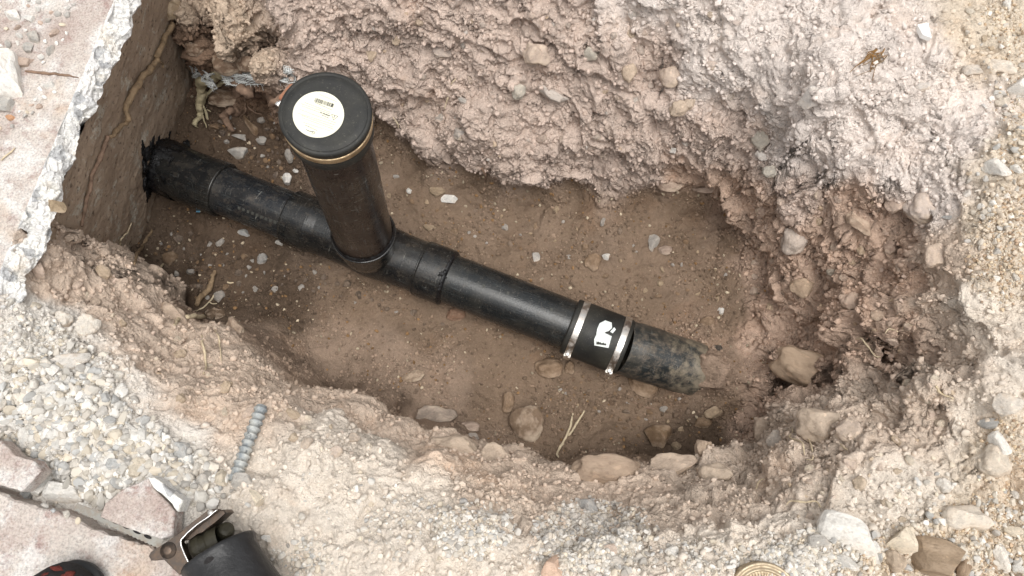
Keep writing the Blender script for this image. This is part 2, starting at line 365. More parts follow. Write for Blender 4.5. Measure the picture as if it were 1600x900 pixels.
def soil_mat():
    m = M('soil', .95, 0, .12); c = m.co('Object')
    at_ = m.n('ShaderNodeAttribute'); at_.attribute_name = 'soil'
    base = at_.outputs['Color']
    v1 = m.ramp(m.noise(c, 16, 5, .65), [(.30, .78), (.5, 1.0), (.72, 1.16)])
    x = m.mix(1.0, base, v1, 'MULTIPLY')
    red = m.ramp(m.noise(c, 7.5, 4, .6, .6), [(.56, 0.0), (.70, .45)])
    x = m.mix(red, x, m.mix(1.0, x, (1.0, .86, .75), 'MULTIPLY'))
    dust = m.ramp(m.noise(c, 5.0, 5, .7), [(.50, 0.0), (.66, .42)])
    x = m.mix(dust, x, m.mix(1.0, x, (1.16, 1.14, 1.11), "MULTIPLY"))
    # individual sand grains
    vc = m.vor(c, 620, 1)
    g = m.ramp(vc, [(0.0, .74), (.5, 1.0), (.86, 1.10), (.93, 1.5), (1.0, 1.7)])
    x = m.mix(.55, x, m.mix(1.0, x, g, 'MULTIPLY'))
    sp = m.ramp(m.noise(c, 260, 2, .5), [(.0, .82), (.5, 1.0), (1.0, 1.16)])
    x = m.mix(1.0, x, sp, 'MULTIPLY')
    m.base(x)
    m.bump(m.noise(c, 150, 5, .72), .0032, .9)
    m.bump(m.vor(c, 430, 0), .0012, .6)
    inv = lambda k_: m.ramp(m.vor(wc, k_, 0), [(.0, 1.0), (.62, .0)])
    wv_ = m.n('ShaderNodeVectorMath'); wv_.operation = 'ADD'; nz_ = m.n('ShaderNodeTexNoise'); nz_.inputs['Scale'].default_value = 55; m.l.new(c, nz_.inputs['Vector'])
    sc_ = m.n('ShaderNodeVectorMath'); sc_.operation = 'SCALE'; sc_.inputs['Scale'].default_value = .014; m.l.new(nz_.outputs['Color'], sc_.inputs[0]); m.l.new(c, wv_.inputs[0]); m.l.new(sc_.outputs[0], wv_.inputs[1]); wc = wv_.outputs[0]
    msk = m.mix(1.0, m.ramp(m.noise(c, 19, 3, .6), [(.36, .15), (.6, 1.0)]), m.ramp(at_.outputs['Alpha'], [(.15, .12), (.6, 1.0)]), 'MULTIPLY')
    m.bump(m.mix(1.0, inv(80), msk, 'MULTIPLY'), .0055, .9); m.bump(m.mix(1.0, inv(190), msk, 'MULTIPLY'), .0022, .9)
    return m.m
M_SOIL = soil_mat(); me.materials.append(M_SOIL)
ground = bpy.data.objects.new('ground', me); col.objects.link(ground)
tag(ground, kind='structure')

def crumb_mat():
    m = M('soil_crumb', .95, 0, .15); c = m.co('Object')
    a = m.n('ShaderNodeAttribute'); a.attribute_type = 'INSTANCER'; a.attribute_name = 'tint'
    m.base(m.mix(1.0, a.outputs['Color'], 1.0, 'MULTIPLY'))
    return m.m
M_CRUMB = crumb_mat()

def stone_mat(name, dusty):
    m = M(name, .88, 0, .25); c = m.co('Object')
    oi = m.n('ShaderNodeObjectInfo')
    x = m.mix(1.0, oi.outputs['Color'], m.ramp(m.noise(c, 45, 6, .7), [(.28, .66), (.5, 1.0), (.72, 1.22)]), 'MULTIPLY')
    x = m.mix(m.ramp(m.noise(c, 200, 3, .6), [(.52, 0.0), (.66, .6)]), x, m.mix(1.0, x, (.62, .60, .58), 'MULTIPLY'))
    x = m.mix(m.ramp(m.vor(c, 260, 1), [(.80, 0.0), (.92, .55)]), x, m.mix(1.0, x, (1.5, 1.45, 1.4), 'MULTIPLY'))
    x = m.mix(m.ramp(m.noise(c, 22, 4, .7), [(.45, 0.0), (.62, dusty)]), x, sc(196, 178, 158))
    m.base(x)
    m.bump(m.noise(c, 110, 6, .75), .003, .9); m.bump(m.vor(c, 420, 0), .0008, .5)
    return m.m
M_STONE = stone_mat('stone_chip', .25); M_DUSTY = stone_mat('dusty_stone', .8); M_CONC = stone_mat('broken_concrete', .35)

def slab_mat():
    m = M('concrete_pavement', .92, 0, .2); c = m.co('Object')
    x = m.mix(m.ramp(m.noise(c, 9, 5, .7), [(.35, 0.0), (.65, 1.0)]), sc(168, 152, 144), sc(194, 186, 178))
    x = m.mix(m.ramp(m.noise(c, 26, 6, .75, .4), [(.5, 0.0), (.68, .8)]), x, sc(136, 106, 100))
    x = m.mix(m.ramp(m.noise(c, 14, 6, .8), [(.50, 0.0), (.62, .75)]), x, sc(210, 207, 203))
    x = m.mix(m.ramp(m.noise(c, 6, 3, .6), [(.60, 0.0), (.74, .5)]), x, sc(190, 160, 125))
    x = m.mix(1.0, x, m.ramp(m.noise(c, 330, 3, .6), [(.3, .66), (.5, 1.0), (.7, 1.2)]), 'MULTIPLY')
    x = m.mix(m.ramp(m.vor(c, 170, 0), [(.06, .7), (.12, 0.0)]), x, sc(96, 88, 82))
    m.base(x); m.bump(m.noise(c, 260, 5, .7), .0022, .9); m.bump(m.noise(c, 35, 4, .6), .006, .5); return m.m
M_SLAB = slab_mat()
def brk_mat():
    m = M('broken_slab_edge', .95, 0, .2); c = m.co('Object')
    x = m.mix(m.ramp(m.noise(c, 28, 6, .75), [(.38, 0.0), (.62, 1.0)]), sc(214, 212, 210), sc(238, 236, 230))
    x = m.mix(m.ramp(m.vor(c, 55, 1), [(.76, 0.0), (.84, .6)]), x, sc(150, 152, 156))
    x = m.mix(m.ramp(m.noise(c, 15, 4), [(.58, 0.0), (.70, .5)]), x, sc(204, 186, 164))
    x = m.mix(1.0, x, m.ramp(m.noise(c, 300, 3, .6), [(.3, .8), (.7, 1.2)]), 'MULTIPLY')
    m.base(x); m.bump(m.noise(c, 120, 6, .75), .004, 1.0); return m.m
M_BRK = brk_mat()
def wall_mat():
    m = M('soil_stained_foundation', .9, 0, .2); c = m.co('Object')
    x = m.mix(m.ramp(m.noise(c, 8, 5, .6), [(.35, 0.0), (.65, 1.0)]), sc(148, 129, 112), sc(176, 157, 138))
    x = m.mix(m.ramp(m.noise(c, 22, 7, .8), [(.54, 0.0), (.64, .8)]), x, sc(196, 192, 180))
    x = m.mix(m.ramp(m.noise(c, 160, 3, .6), [(.55, 0.0), (.68, .6)]), x, sc(170, 150, 124))
    x = m.mix(m.ramp(m.noise(c, 110, 3, .5), [(.60, 0.0), (.70, .7)]), x, sc(66, 52, 42))
    m.base(x); m.bump(m.noise(c, 90, 6, .7), .004, .9); m.bump(m.vor(c, 330, 0), .001, .6); return m.m
M_WALL = wall_mat()
def pipe_mat(name, base, grey, dusty, rough0=.26, warm=False, mud=sc(112, 98, 82)):
    m = M(name, .3, 0, .5); u = m.co('UV')
    mp = m.n('ShaderNodeMapping'); mp.inputs['Scale'].default_value = (18, 260, 1); m.l.new(u, mp.inputs[0])
    mp2 = m.n('ShaderNodeMapping'); mp2.inputs['Scale'].default_value = (240, 26, 1); mp2.inputs['Rotation'].default_value = (0, 0, .5); m.l.new(u, mp2.inputs[0])
    c = m.co('Object')
    streak = m.ramp(m.noise(mp.outputs[0], 1.0, 4, .7), [(.54, 0.0), (.70, grey)])
    scr = m.ramp(m.noise(mp2.outputs[0], 1.0, 3, .7, 1.0), [(.66, 0.0), (.72, grey * .8)])
    cloud = m.ramp(m.noise(c, 24, 6, .75), [(.42, 0.0), (.66, 1.0)])
    x = m.mix(m.mix(cloud, 0.0, streak), base, sc(98, 104, 104))
    x = m.mix(scr, x, sc(150, 148, 140))
    dst = m.ramp(m.noise(c, 60, 7, .8), [(.56 - dusty * .16, 0.0), (.72 - dusty * .14, min(.6, .10 + dusty))])
    x = m.mix(dst, x, mud)
    film = m.ramp(m.noise(c, 11, 5, .7, .8), [(.42, 0.0), (.72, .07 + .3 * dusty)])
    if dusty > .5:
        sx = m.n('ShaderNodeSeparateXYZ'); m.l.new(u, sx.inputs[0]); film = m.mix(1.0, film, m.ramp(m.mix(.35, sx.outputs[0], m.noise(c, 40, 5, .7)), [(.235, 0.0), (.30, .9)]), 'ADD')
    x = m.mix(film, x, sc(126, 116, 100))
    sp = m.ramp(m.noise(c, 420, 2, .5), [(.66, 0.0), (.74, .35)])
    x = m.mix(sp, x, sc(150, 140, 125))
    m.base(x)
    r = m.ramp(m.noise(c, 30, 5, .7), [(.3, rough0), (.7, rough0 + .22)])
    m.rough(m.mix(dst, r, .7))
    m.bump(m.noise(c, 260, 4, .6), .0006, .5); m.bump(m.noise(mp.outputs[0], 1, 4, .7), .0006, .4); return m.m
M_PIPE = pipe_mat('black_pipe', (.010, .012, .013), .55, .10, .13)
M_PIPE2 = pipe_mat('scuffed_black_pipe', (.010, .012, .015), .95, .20, .14)
M_RISER = pipe_mat('muddy_riser_pipe', (.018, .012, .010), .85, .20, .17, mud=sc(84, 66, 54))
M_OLD = pipe_mat('old_dusty_pipe', (.014, .017, .018), .9, .52, .34, mud=sc(122, 108, 92))
M_FIT = pipe_mat('black_fitting', (.007, .008, .009), .55, .14, .13)
def rubber_mat():
    m = M('black_rubber', .55, 0, .4); c = m.co('Object')
    x = m.mix(m.ramp(m.noise(c, 18, 5, .6), [(.40, 0.0), (.70, .9)]), (.013, .013, .012), (.036, .034, .027))
    x = m.mix(m.ramp(m.noise(c, 150, 4, .7), [(.60, 0.0), (.72, .3)]), x, sc(110, 104, 92))
    x = m.mix(m.ramp(m.noise(c, 420, 2, .5), [(.68, 0.0), (.74, .3)]), x, sc(130, 124, 112))
    m.base(x); m.rough(m.ramp(m.noise(c, 25, 4), [(.3, .42), (.7, .66)])); m.bump(m.noise(c, 300, 4, .6), .0005, .5); return m.m
M_RUB = rubber_mat()
def tar_mat():
    m = M('black_sealant', .22, 0, .5); c = m.co('Object'); m.base((.005, .005, .006))
    m.rough(m.ramp(m.noise(c, 60, 4), [(.4, .14), (.65, .6)]))
    m.bump(m.noise(c, 120, 4, .7), .004, .9); return m.m
M_TAR = tar_mat()
def steel_mat(name, colr, rough, rust):
    m = M(name, rough, 1.0, .5); c = m.co('Object')
    d = m.ramp(m.noise(c, 90, 5, .75), [(.42, 0.0), (.66, rust)])
    m.base(m.mix(d, colr, sc(120, 92, 66))); m.rough(m.mix(d, rough, .8))
    m.l.new(m.ramp(d, [(.1, 1.0), (.7, .1)]), m.b.inputs['Metallic'])
    m.bump(m.noise(c, 400, 3), .0003, .5); return m.m
M_STEEL = steel_mat('worn_steel', (.72, .70, .66), .28, .45)
M_BRASS = steel_mat('rusty_clamp', (.55, .42, .26), .35, .8)
M_SCREW = steel_mat('bright_steel', (.85, .84, .82), .22, .15)
M_COPPER = steel_mat('copper_red_steel', sc(160, 112, 90), .4, .7)
M_SAW = steel_mat('oily_dark_steel', (.09, .075, .065), .36, .35)
M_STEELD = steel_mat('grey_blade_steel', (.32, .31, .28), .45, .5)
M_LIDM = steel_mat('tan_metal', sc(186, 172, 148), .5, .55)
def plain(name, c, r=.8, var=.25, scale=60, spec=.3, bump=.001):
    m = M(name, r, 0, spec); k = m.co('Object')
    m.base(m.mix(1.0, tuple(c), m.ramp(m.noise(k, scale, 5, .7), [(.3, 1 - var), (.7, 1 + var)]), 'MULTIPLY'))
    m.bump(m.noise(k, scale * 3, 4, .7), bump, .8); return m.m
M_ROOT = plain('root_bark', sc(132, 112, 88), .85, .4, 90)
M_ROOTP = plain('peeled_root', sc(176, 164, 134), .7, .3, 90)
M_ROOTD = plain('dusty_dark_root', sc(126, 104, 88), .9, .35, 90)
M_TWIG = plain('pale_rootlet', sc(196, 180, 152), .8, .25, 120)
M_STRAW = plain('dry_grass', sc(136, 102, 60), .85, .35, 120)
M_CLOTH = plain('grey_mesh_cloth', sc(206, 208, 206), .8, .35, 150)
M_PAPER = plain('white_sticker', sc(222, 219, 198), .5, .06, 120, .3, .0001)
M_YELLOW = plain('yellowed_paper', sc(232, 228, 176), .5, .05, 120, .3, .0001)
M_INK = plain('grey_ink', sc(66, 66, 62), .6, .1, 120, .3, .0001)
M_BLUE = plain('pale_blue_print', sc(70, 110, 130), .5, .3, 300, .3, .0001)
M_WHITE = plain('white_ceramic', sc(236, 236, 234), .45, .06, 60)
M_BOOTR = plain('dark_rubber_boot', (.017, .017, .018), .42, .4, 40, .4, .0015)
M_OLIVE = plain('olive_housing', (.040, .036, .024), .5, .3, 60)
M_RED = plain('red_marking', sc(92, 40, 34), .85, .4, 120)
M_BLACKC = plain('black_fabric', (.018, .016, .016), .85, .4, 300)
def rebar_mat():
    m = M('zinc_grey_rebar', .6, .3, .4); c = m.co('Object')
    x = m.mix(m.ramp(m.noise(c, 60, 5, .7), [(.38, 0.0), (.62, 1.0)]), sc(128, 134, 138), sc(190, 190, 184))
    x = m.mix(m.ramp(m.noise(c, 120, 3), [(.58, 0.0), (.68, .8)]), x, sc(66, 72, 78)); m.base(x)
    m.bump(m.noise(c, 300, 4, .7), .001, .8); return m.m
M_REBAR = rebar_mat()

# ------------------------------------------------------------------ foundation wall and slabs
def grid_sheet(name, O, U, V, nu, nv, disp, mat, parent=None, thick=.12, nrm=None):
    uu = np.linspace(0, 1, nu); vv = np.linspace(0, 1, nv); UU, VV = np.meshgrid(uu, vv)
    P = np.array(O)[None] + UU.ravel()[:, None] * np.array(U)[None] + VV.ravel()[:, None] * np.array(V)[None]
    n = np.array(nrm); P = P + n[None] * disp(P)[:, None]
    b = P - n[None] * thick
    k = (np.arange(nv - 1)[:, None] * nu + np.arange(nu - 1)[None]).ravel()
    F = np.stack([k, k + 1, k + nu + 1, k + nu], 1)
    nn = nu * nv; F2 = [(0 + nn, nu - 1 + nn, nn + nn - 1, nn + nn - nu)]
    faces = [tuple(int(q) for q in f) for f in F] + F2
    return mesh_obj(name, np.vstack([P, b]), faces, mat, parent)
WL_U = wu * 4.0; WO = WP1 - wu * 1.3
WO = WO - wv * .16
H_W = (WP2 - WP1).dot(wv) + .176
def wdisp(P): return (.0035 * fbm(P * 14, 4, 5) + .0012 * fbm(P * 90, 3, 6)).astype(float) - .0
fw = grid_sheet('foundation_wall', WO, wu * 3.0, wv * H_W, 900, 170, wdisp, M_WALL, nrm=wn_)
tag(fw, 'brown soil stained foundation wall below the broken pavement edge', 'wall')

# top-left slab: broken face from the outline of its top edge to the ragged lower edge
topE = [(260,-200),(178,0),(160,42),(140,90),(118,142),(96,194),(74,246),(52,298),(30,350),(10,398),(-12,450),(-60,565)]
lowE = [(310,-200),(219,0),(206,40),(184,92),(168,140),(128,190),(122,246),(98,290),(82,338),(72,398),(36,452),(-4,560)]
def resample(pts, n):
    pts = np.array(pts); d = np.r_[0, np.cumsum(np.linalg.norm(np.diff(pts, axis=0), axis=1))]
    t = np.linspace(0, d[-1], n); return np.stack([np.interp(t, d, pts[:, i]) for i in range(pts.shape[1])], 1)
nS, nR = 900, 40
Te = resample([tuple(at(*p, .0)) for p in topE], nS); Le = resample([tuple(at(*p, -.026)) for p in lowE], nS)
rows = []
for r in range(nR):
    t = r / (nR - 1)
    base = Te * (1 - t) + Le * t
    base[:, 2] = -.026 * (t ** 1.6)
    base[:, 0] += (fbm(base * np.array([26, 26, 0]), 4, 20) * .010 + facets(base * np.array([22, 22, 0]), 26) * .006) * t
    q_ = facets(base / .022, 21) * .0060 + facets(base / .0085, 22) * .0026 + fbm(base * 160, 3, 24) * .0012
    base += (q_ * min(1, t * 8))[:, None] * np.array([.55, 0, .83])[None]
    if r == 0: base[:, 0] += fbm(base * 45, 3, 25) * .0012
    rows.append(base)
low = rows[-1].copy(); low[:, 2] -= .03; low[:, 0] -= .030; rows.append(low)
bk = low.copy(); bk[:, 0] -= .25; rows.append(bk)
V = np.vstack(rows); nn = len(rows)
F = [(int(r * nS + i), int(r * nS + i + 1), int((r + 1) * nS + i + 1), int((r + 1) * nS + i)) for r in range(nn - 1) for i in range(nS - 1)]
slab = empty('concrete_slab', at(60, 100, -.05)); tag(slab, kind='structure')
mesh_obj('broken_edge', V, F, M_BRK, slab, smooth=False)
# top surface, finely meshed close to the edge
cols_ = []
for k_, dxx in enumerate(np.r_[0, np.geomspace(.004, 3.2, 46)]):
    q = Te.copy() if k_ else rows[0].copy(); q[:, 0] -= dxx
    if k_: q[:, 2] = .0008 + .0020 * fbm(q * 12, 3, 30) * min(1, dxx * 20)
    cols_.append(q)
V = np.vstack(cols_); F = [(int(r * nS + i), int((r + 1) * nS + i), int((r + 1) * nS + i + 1), int(r * nS + i + 1)) for r in range(len(cols_) - 1) for i in range(nS - 1)]
mesh_obj('slab_surface', V, F, M_SLAB, slab)
# thin saw-cut line along the edge
cut = [Vector(Te[i]) + Vector((-.012, 0, .0035)) for i in range(0, nS, 12)]

def prism(name, pts2, z0, z1, mat, parent=None, jag=.0015, sub=6, bevel=.0015, tiltv=(0, 0), seed=0, top=True):
    """polygon of world xy points raised from z0 to z1 with an uneven chipped outline"""
    P = [Vector((p[0], p[1], 0)) for p in pts2]; out = []
    for i, p in enumerate(P):
        q = P[(i + 1) % len(P)]; k = max(1, int((q - p).length / .006))
        for j in range(k): out.append(p.lerp(q, j / k))
    A_ = np.array([tuple(v) for v in out]); A_[:, :2] += np.stack([fbm(A_ * 60 + seed, 3, 31), fbm(A_ * 60 + seed, 3, 35)], 1) * jag
    c = A_.mean(0); n = len(A_); rings = []
    ins = A_ + (c - A_) / np.maximum(np.linalg.norm(c - A_, axis=1), 1e-6)[:, None] * bevel
    for (src, z) in ((A_, z0), (A_ * .999 + c * .001, (z0 + z1) / 2), (A_, z1 - bevel), (ins, z1)):
        r = src.copy(); r[:, 2] = z + (r[:, 0] - c[0]) * tiltv[0] + (r[:, 1] - c[1]) * tiltv[1]
        r[:, :2] += np.stack([perlin(r * 180, 41), perlin(r * 180, 43)], 1) * jag * .5
        rings.append(r)
    V = np.vstack(rings); F = []
    for k in range(3):
        for i in range(n): F.append((k * n + i, k * n + (i + 1) % n, (k + 1) * n + (i + 1) % n, (k + 1) * n + i))
    F.append(tuple(3 * n + i for i in range(n)))
    a = sum(A_[i][0] * A_[(i + 1) % n][1] - A_[(i + 1) % n][0] * A_[i][1] for i in range(n))
    if a < 0: F = [tuple(reversed(f)) for f in F]
    return mesh_obj(name, V, F, mat, parent, smooth=False)
def P2(pts, z): return [tuple(at(x, y, z))[:2] for x, y in pts]
s2 = prism('paving_slab', P2([(-40,752),(22,780),(60,792),(110,806),(145,826),(200,842),(262,866),(330,905),(330,1100),(-400,1100),(-400,600)], .014), -.06, .014, M_SLAB, jag=.003, bevel=.003)
tag(s2, kind='structure')

# ------------------------------------------------------------------ ray casting on what stands so far
sub = 3
gi = np.arange(0, NX, sub); gj = np.arange(0, NY, sub)
PFg = PF.reshape(NY, NX, 3)[np.ix_(gj, gi)]; nx_, ny_ = len(gi), len(gj)
vb = [tuple(v) for v in PFg.reshape(-1, 3).tolist()]
kk = (np.arange(ny_ - 1)[:, None] * nx_ + np.arange(nx_ - 1)[None]).ravel()
fb = np.stack([kk, kk + 1, kk + nx_ + 1, kk + nx_], 1).tolist()
def add_obj_bvh(o):
    n0 = len(vb); l = world_loc(o)
    vb.extend([tuple(v.co + l) for v in o.data.vertices]); fb.extend([[n0 + i for i in p.vertices] for p in o.data.polygons])
for o in (fw, s2, *slab.children): add_obj_bvh(o)
BVH = BVHTree.FromPolygons(vb, fb)
def hit(px, py, off=0.0):
    r = ray(px, py).normalized(); h = BVH.ray_cast(CAMP, r)
    if h[0] is None: return at(px, py, 0), Vector((0, 0, 1))
    n = h[1] if h[1].dot(r) < 0 else -h[1]
    return h[0] + n * off, n
kkl = kk; cg = rz[:, :3].reshape(NY, NX, 3)[np.ix_(gj, gi)].reshape(-1, 3)
def local_soil(px, py):
    h = BVH.ray_cast(CAMP, ray(px, py).normalized())
    if h[0] is None or h[2] >= len(kk): return None
    return cg[kk[h[2]]]
def drop(x, y):
    h = BVH.ray_cast(Vector((x, y, .6)), Vector((0, 0, -1)))
    return (h[0], h[1]) if h[0] else (Vector((x, y, 0)), Vector((0, 0, 1)))
#@@PART2
# ------------------------------------------------------------------ the drain line
def frame_of(D):
    D = D.normalized(); a = Vector((0, 0, 1)) if abs(D.z) < .9 else Vector((1, 0, 0))
    U = a.cross(D).normalized(); V = D.cross(U).normalized(); return D, U, V
def lathe_data(P0, D, prof, seg=64, jit=0.0, seed=0):
    D, U, V = frame_of(D); vs, uv = [], []
    for s_, r_ in prof:
        for i in range(seg + 1):
            t = 2 * math.pi * i / seg
            vs.append(P0 + D * s_ + (U * math.cos(t) + V * math.sin(t)) * r_); uv.append((s_, t * .055))
    vs = np.array([tuple(v) for v in vs])
    if jit:
        c = np.array(P0) + np.outer([q[0] for q in prof for _ in range(seg + 1)], np.array(D)); d = vs - c
        d /= np.maximum(np.linalg.norm(d, axis=1), 1e-6)[:, None]
        vs = vs + d * (fbm(vs * 30 + seed, 4, 61) * jit)[:, None]
    F = []
    for k in range(len(prof) - 1):
        for i in range(seg):
            a = k * (seg + 1) + i; F.append((a, a + 1, a + seg + 2, a + seg + 1))
    return vs, F, uv
def lathe(name, P0, D, prof, mat, parent, seg=64, jit=0.0, seed=0, smooth=True):
    vs, F, uv = lathe_data(Vector(P0), Vector(D), prof, seg, jit, seed)
    o = mesh_obj(name, vs, F, mat, parent, smooth=smooth, uv=uv)
    try: o.data.shade_auto_smooth if False else None
    except Exception: pass
    return o
def steps(*p):
    """profile with doubled corner rings so that edges stay crisp under smooth shading"""
    out = []
    for i, (s_, r_) in enumerate(p):
        out.append((s_, r_))
        if i + 1 < len(p):
            ns, nr = p[i + 1]; L = math.hypot(ns - s_, nr - r_)
            if L > .004:
                k = .0009 / L; out.append((s_ + (ns - s_) * k, r_ + (nr - r_) * k)); out.append((ns - (ns - s_) * k, nr - (nr - r_) * k))
    return out
ZA = -.44
MA = at(236, 253, ZA); MB = at(977, 543, ZA); MD = (MB - MA).normalized()
def along(px, py):
    q = at(px, py, ZA); return (q - MA).dot(MD)
S = {k: along(*v) for k, v in dict(tar=(262, 263), c1=(274, 268), c1e=(350, 298), w0=(455, 340), w1=(492, 355), w2=(661, 420), w3=(699, 434), rb=(893, 508), re=(977, 543)).items()}
drain = empty('drain_pipe', MA + Vector((0, 0, -.055)), 'long black drain pipe lying across the pit with a capped upright riser', 'drain pipe')
R0 = .0530
lathe('pipe_section', MA - MD * .04, MD, [(s_, R0) for s_ in np.linspace(0, .04 + S['w0'] + .01, 14)], M_PIPE2, drain)
p2 = lathe('pipe_section', MA, MD, [(s_, R0) for s_ in np.linspace(S['w3'] - .01, S['rb'] + .03, 10)], M_PIPE, drain)
c1 = lathe('coupling', MA, MD, steps((S['c1'] - .02, R0), (S['c1'] - .02, .0585), (S['c1'] + .03, .0590), (S['c1e'] - .035, .0590), (S['c1e'] - .033, .0605), (S['c1e'] - .002, .0605), (S['c1e'], .059), (S['c1e'], R0)), M_FIT, drain)
wye = lathe('wye_fitting', MA, MD, steps((S['w0'], R0), (S['w0'], .0590), (S['w0'] + .002, .0602), (S['w1'] - .002, .0602), (S['w1'], .0580), (S['w1'] + .02, .0560), (S['w2'] - .002, .0565), (S['w2'], .0590), (S['w2'] + .002, .0605), (S['w3'] - .002, .0605), (S['w3'], .0590), (S['w3'], R0)), M_FIT, drain)
lathe('lip_ring', MA, MD, steps((S['w2'] - .004, .0565), (S['w2'] - .0035, .0600), (S['w2'] - .0005, .0600), (S['w2'], .0565)), M_FIT, wye)
lathe('glue_bead', MA, MD, [(S['w3'] - .001, .0590), (S['w3'] + .0015, .0600), (S['w3'] + .005, .0565), (S['w3'] + .007, R0 + .0004)], M_TAR, wye, jit=.0012)
# riser
CT = at_depth(508, 176, 1.10); RB = at_depth(577, 394, 1.585); RD = (CT - RB).normalized(); RL = (CT - RB).length
neck0 = at_depth(569, 374, 1.49); sN = (neck0 - RB).dot(RD)
lathe('branch_neck', RB, RD, steps((.012, .0520), (sN * .35, .0560), (sN * .72, .0580), (sN - .014, .0590), (sN - .012, .0635), (sN - .001, .0640), (sN, .0625), (sN + .0005, .0580)), M_FIT, wye)
lathe('glue_bead', RB, RD, [(sN - .001, .0615), (sN + .002, .0618), (sN + .005, .0590), (sN + .007, .0578)], M_TAR, wye, jit=.0014, seed=3)
# saddle swelling where the branch meets the run
bm_c = MA + MD * ((RB - MA).dot(MD))
swl = [(s_, .0562 + .0050 * math.exp(-((s_ - (RB - MA).dot(MD)) / .045) ** 2)) for s_ in np.linspace(S['w1'] + .005, S['w2'] - .006, 22)]
lathe('saddle', MA, MD, swl, M_FIT, wye)
RR = .0572
lathe('riser_pipe', RB, RD, [(s_, RR) for s_ in np.linspace(sN - .01, RL - .03, 14)], M_RISER, drain)
# cap: leans a little towards the viewer, as a rubber cap does
CD = (RD * .90 + (CAMP - CT).normalized() * .22).normalized()
CR = .0668; CB = CT - CD * .050
cap = lathe('rubber_cap', CB, CD, steps((-.012, .0580), (-.012, .0640), (-.006, .0655), (.006, .0655), (.012, .0640), (.036, .0640), (.040, .0668), (.0455, .0672)) +
            [(.0455 + .0045 * math.sin(t), .0627 + .0045 * math.cos(t)) for t in np.linspace(.1, 1.5, 6)] + [(.0502, .0622), (.0500, .0612), (.0490, .0606), (.0489, .0600), (.0494, .0592), (.0495, .050), (.0494, .047), (.0494, .046), (.0494, .02), (.0494, .0005)], M_RUB, drain, seg=96)
band_prof = steps((.016, .0640), (.016, .0656), (.018, .0661), (.026, .0661), (.028, .0656), (.028, .0640))
lathe('clamp_band', CB, CD, band_prof, M_BRASS, cap, seg=96)
lathe('bright_rim', CB, CD, steps((.0295, .0645), (.0295, .0668), (.0312, .0668), (.0312, .0645)), M_BRASS, cap, seg=96)
# clamp housing at the cap's left
cD, cU, cV = frame_of(CD)
def cap_point(px, py, s_):
    pl = CB + CD * s_; r = ray(px, py); t = (pl - CAMP).dot(CD) / r.dot(CD); return CAMP + r * t
hp = cap_point(432, 136, .022); ho = (hp - (CB + CD * .022)); ho = (ho - CD * ho.dot(CD)).normalized(); ht = CD.cross(ho).normalized()
hc = CB + CD * .022 + ho * .0735
def box(name, c, ax, ay, az, hx, hy, hz, mat, parent=None, bev=.0008):
    bm = bmesh.new(); bmesh.ops.create_cube(bm, size=2)
    bmesh.ops.scale(bm, vec=(hx, hy, hz), verts=bm.verts)
    if bev: bmesh.ops.bevel(bm, geom=list(bm.edges), offset=bev, segments=2, affect='EDGES')
    vs = [c + ax * v.co.x + ay * v.co.y + az * v.co.z for v in bm.verts]
    F = [tuple(v.index for v in f.verts) for f in bm.faces]; bm.verts.index_update()
    bm.free(); return mesh_obj(name, [tuple(v) for v in vs], F, mat, parent, smooth=False)
box('clamp_housing', hc, ht, ho, CD, .0150, .0050, .0085, M_COPPER, cap, .0015)
lathe('clamp_screw', hc + ht * .010 + CD * .001, ht, steps((0, .0001), (0, .003), (.009, .003), (.009, .0052), (.014, .0052), (.0148, .004), (.0148, .0002)), M_SCREW, cap, seg=18)
lathe('clamp_screw', hc - ht * .0125 + CD * .001, -ht, steps((0, .0001), (0, .0028), (.006, .0028), (.006, .0002)), M_SCREW, cap, seg=14)
# round paper label on the cap, with its print
LC = cap_point(497.7, 179, .0497)
uxx = (cap_point(530, 190, .0497) - LC).normalized()          # direction the lines of print run, photo left to right
uyy = (CD.cross(uxx)).normalized()
if uyy.dot(cap_point(497, 150, .0497) - LC) < 0: uyy = -uyy
LR = .0365
def disc(name, c, r, z, mat, parent, n=56):
    vs = [c + CD * z] + [c + CD * z + (uxx * math.cos(2 * math.pi * i / n) + uyy * math.sin(2 * math.pi * i / n)) * r for i in range(n)]
    vs += [c + (uxx * math.cos(2 * math.pi * i / n) + uyy * math.sin(2 * math.pi * i / n)) * r for i in range(n)]
    F = [(0, 1 + i, 1 + (i + 1) % n) for i in range(n)] + [(1 + i, 1 + n + i, 1 + n + (i + 1) % n, 1 + (i + 1) % n) for i in range(n)]
    return mesh_obj(name, [tuple(v) for v in vs], F, mat, parent, smooth=False)
disc('round_label', LC, LR, .0006, M_PAPER, cap)
PR = {}
def quad_list(name, rects, mat, z=.00085):
    vs, F = [], []
    for (x, y, w, h) in rects:
        k = len(vs)
        for dx, dy in ((-w, -h), (w, -h), (w, h), (-w, h)): vs.append(tuple(LC + CD * z + uxx * (x + dx / 2) + uyy * (y + dy / 2)))
        F.append((k, k + 1, k + 2, k + 3))
    return mesh_obj(name, vs, F, mat, cap, smooth=False)
K = LR / 400.0      # crop pixels of the label (10.59x) to metres; crop centre (455,470)
def lp(cx, cy):     # crop pixel -> label coordinates
    q = cap_point(455 + cx / 10.59, 135 + cy / 10.59, .0497) - LC; return q.dot(uxx), q.dot(uyy)
bars = []
b0, b1 = lp(395, 225), lp(700, 325)
for i in range(30):
    t = i / 29; w = random.choice([.00035, .0005, .0009])
    bars.append((b0[0] * (1 - t) + b1[0] * t, b0[1] * (1 - t) + b1[1] * t, w, .0062))
quad_list('barcode', bars, M_INK)
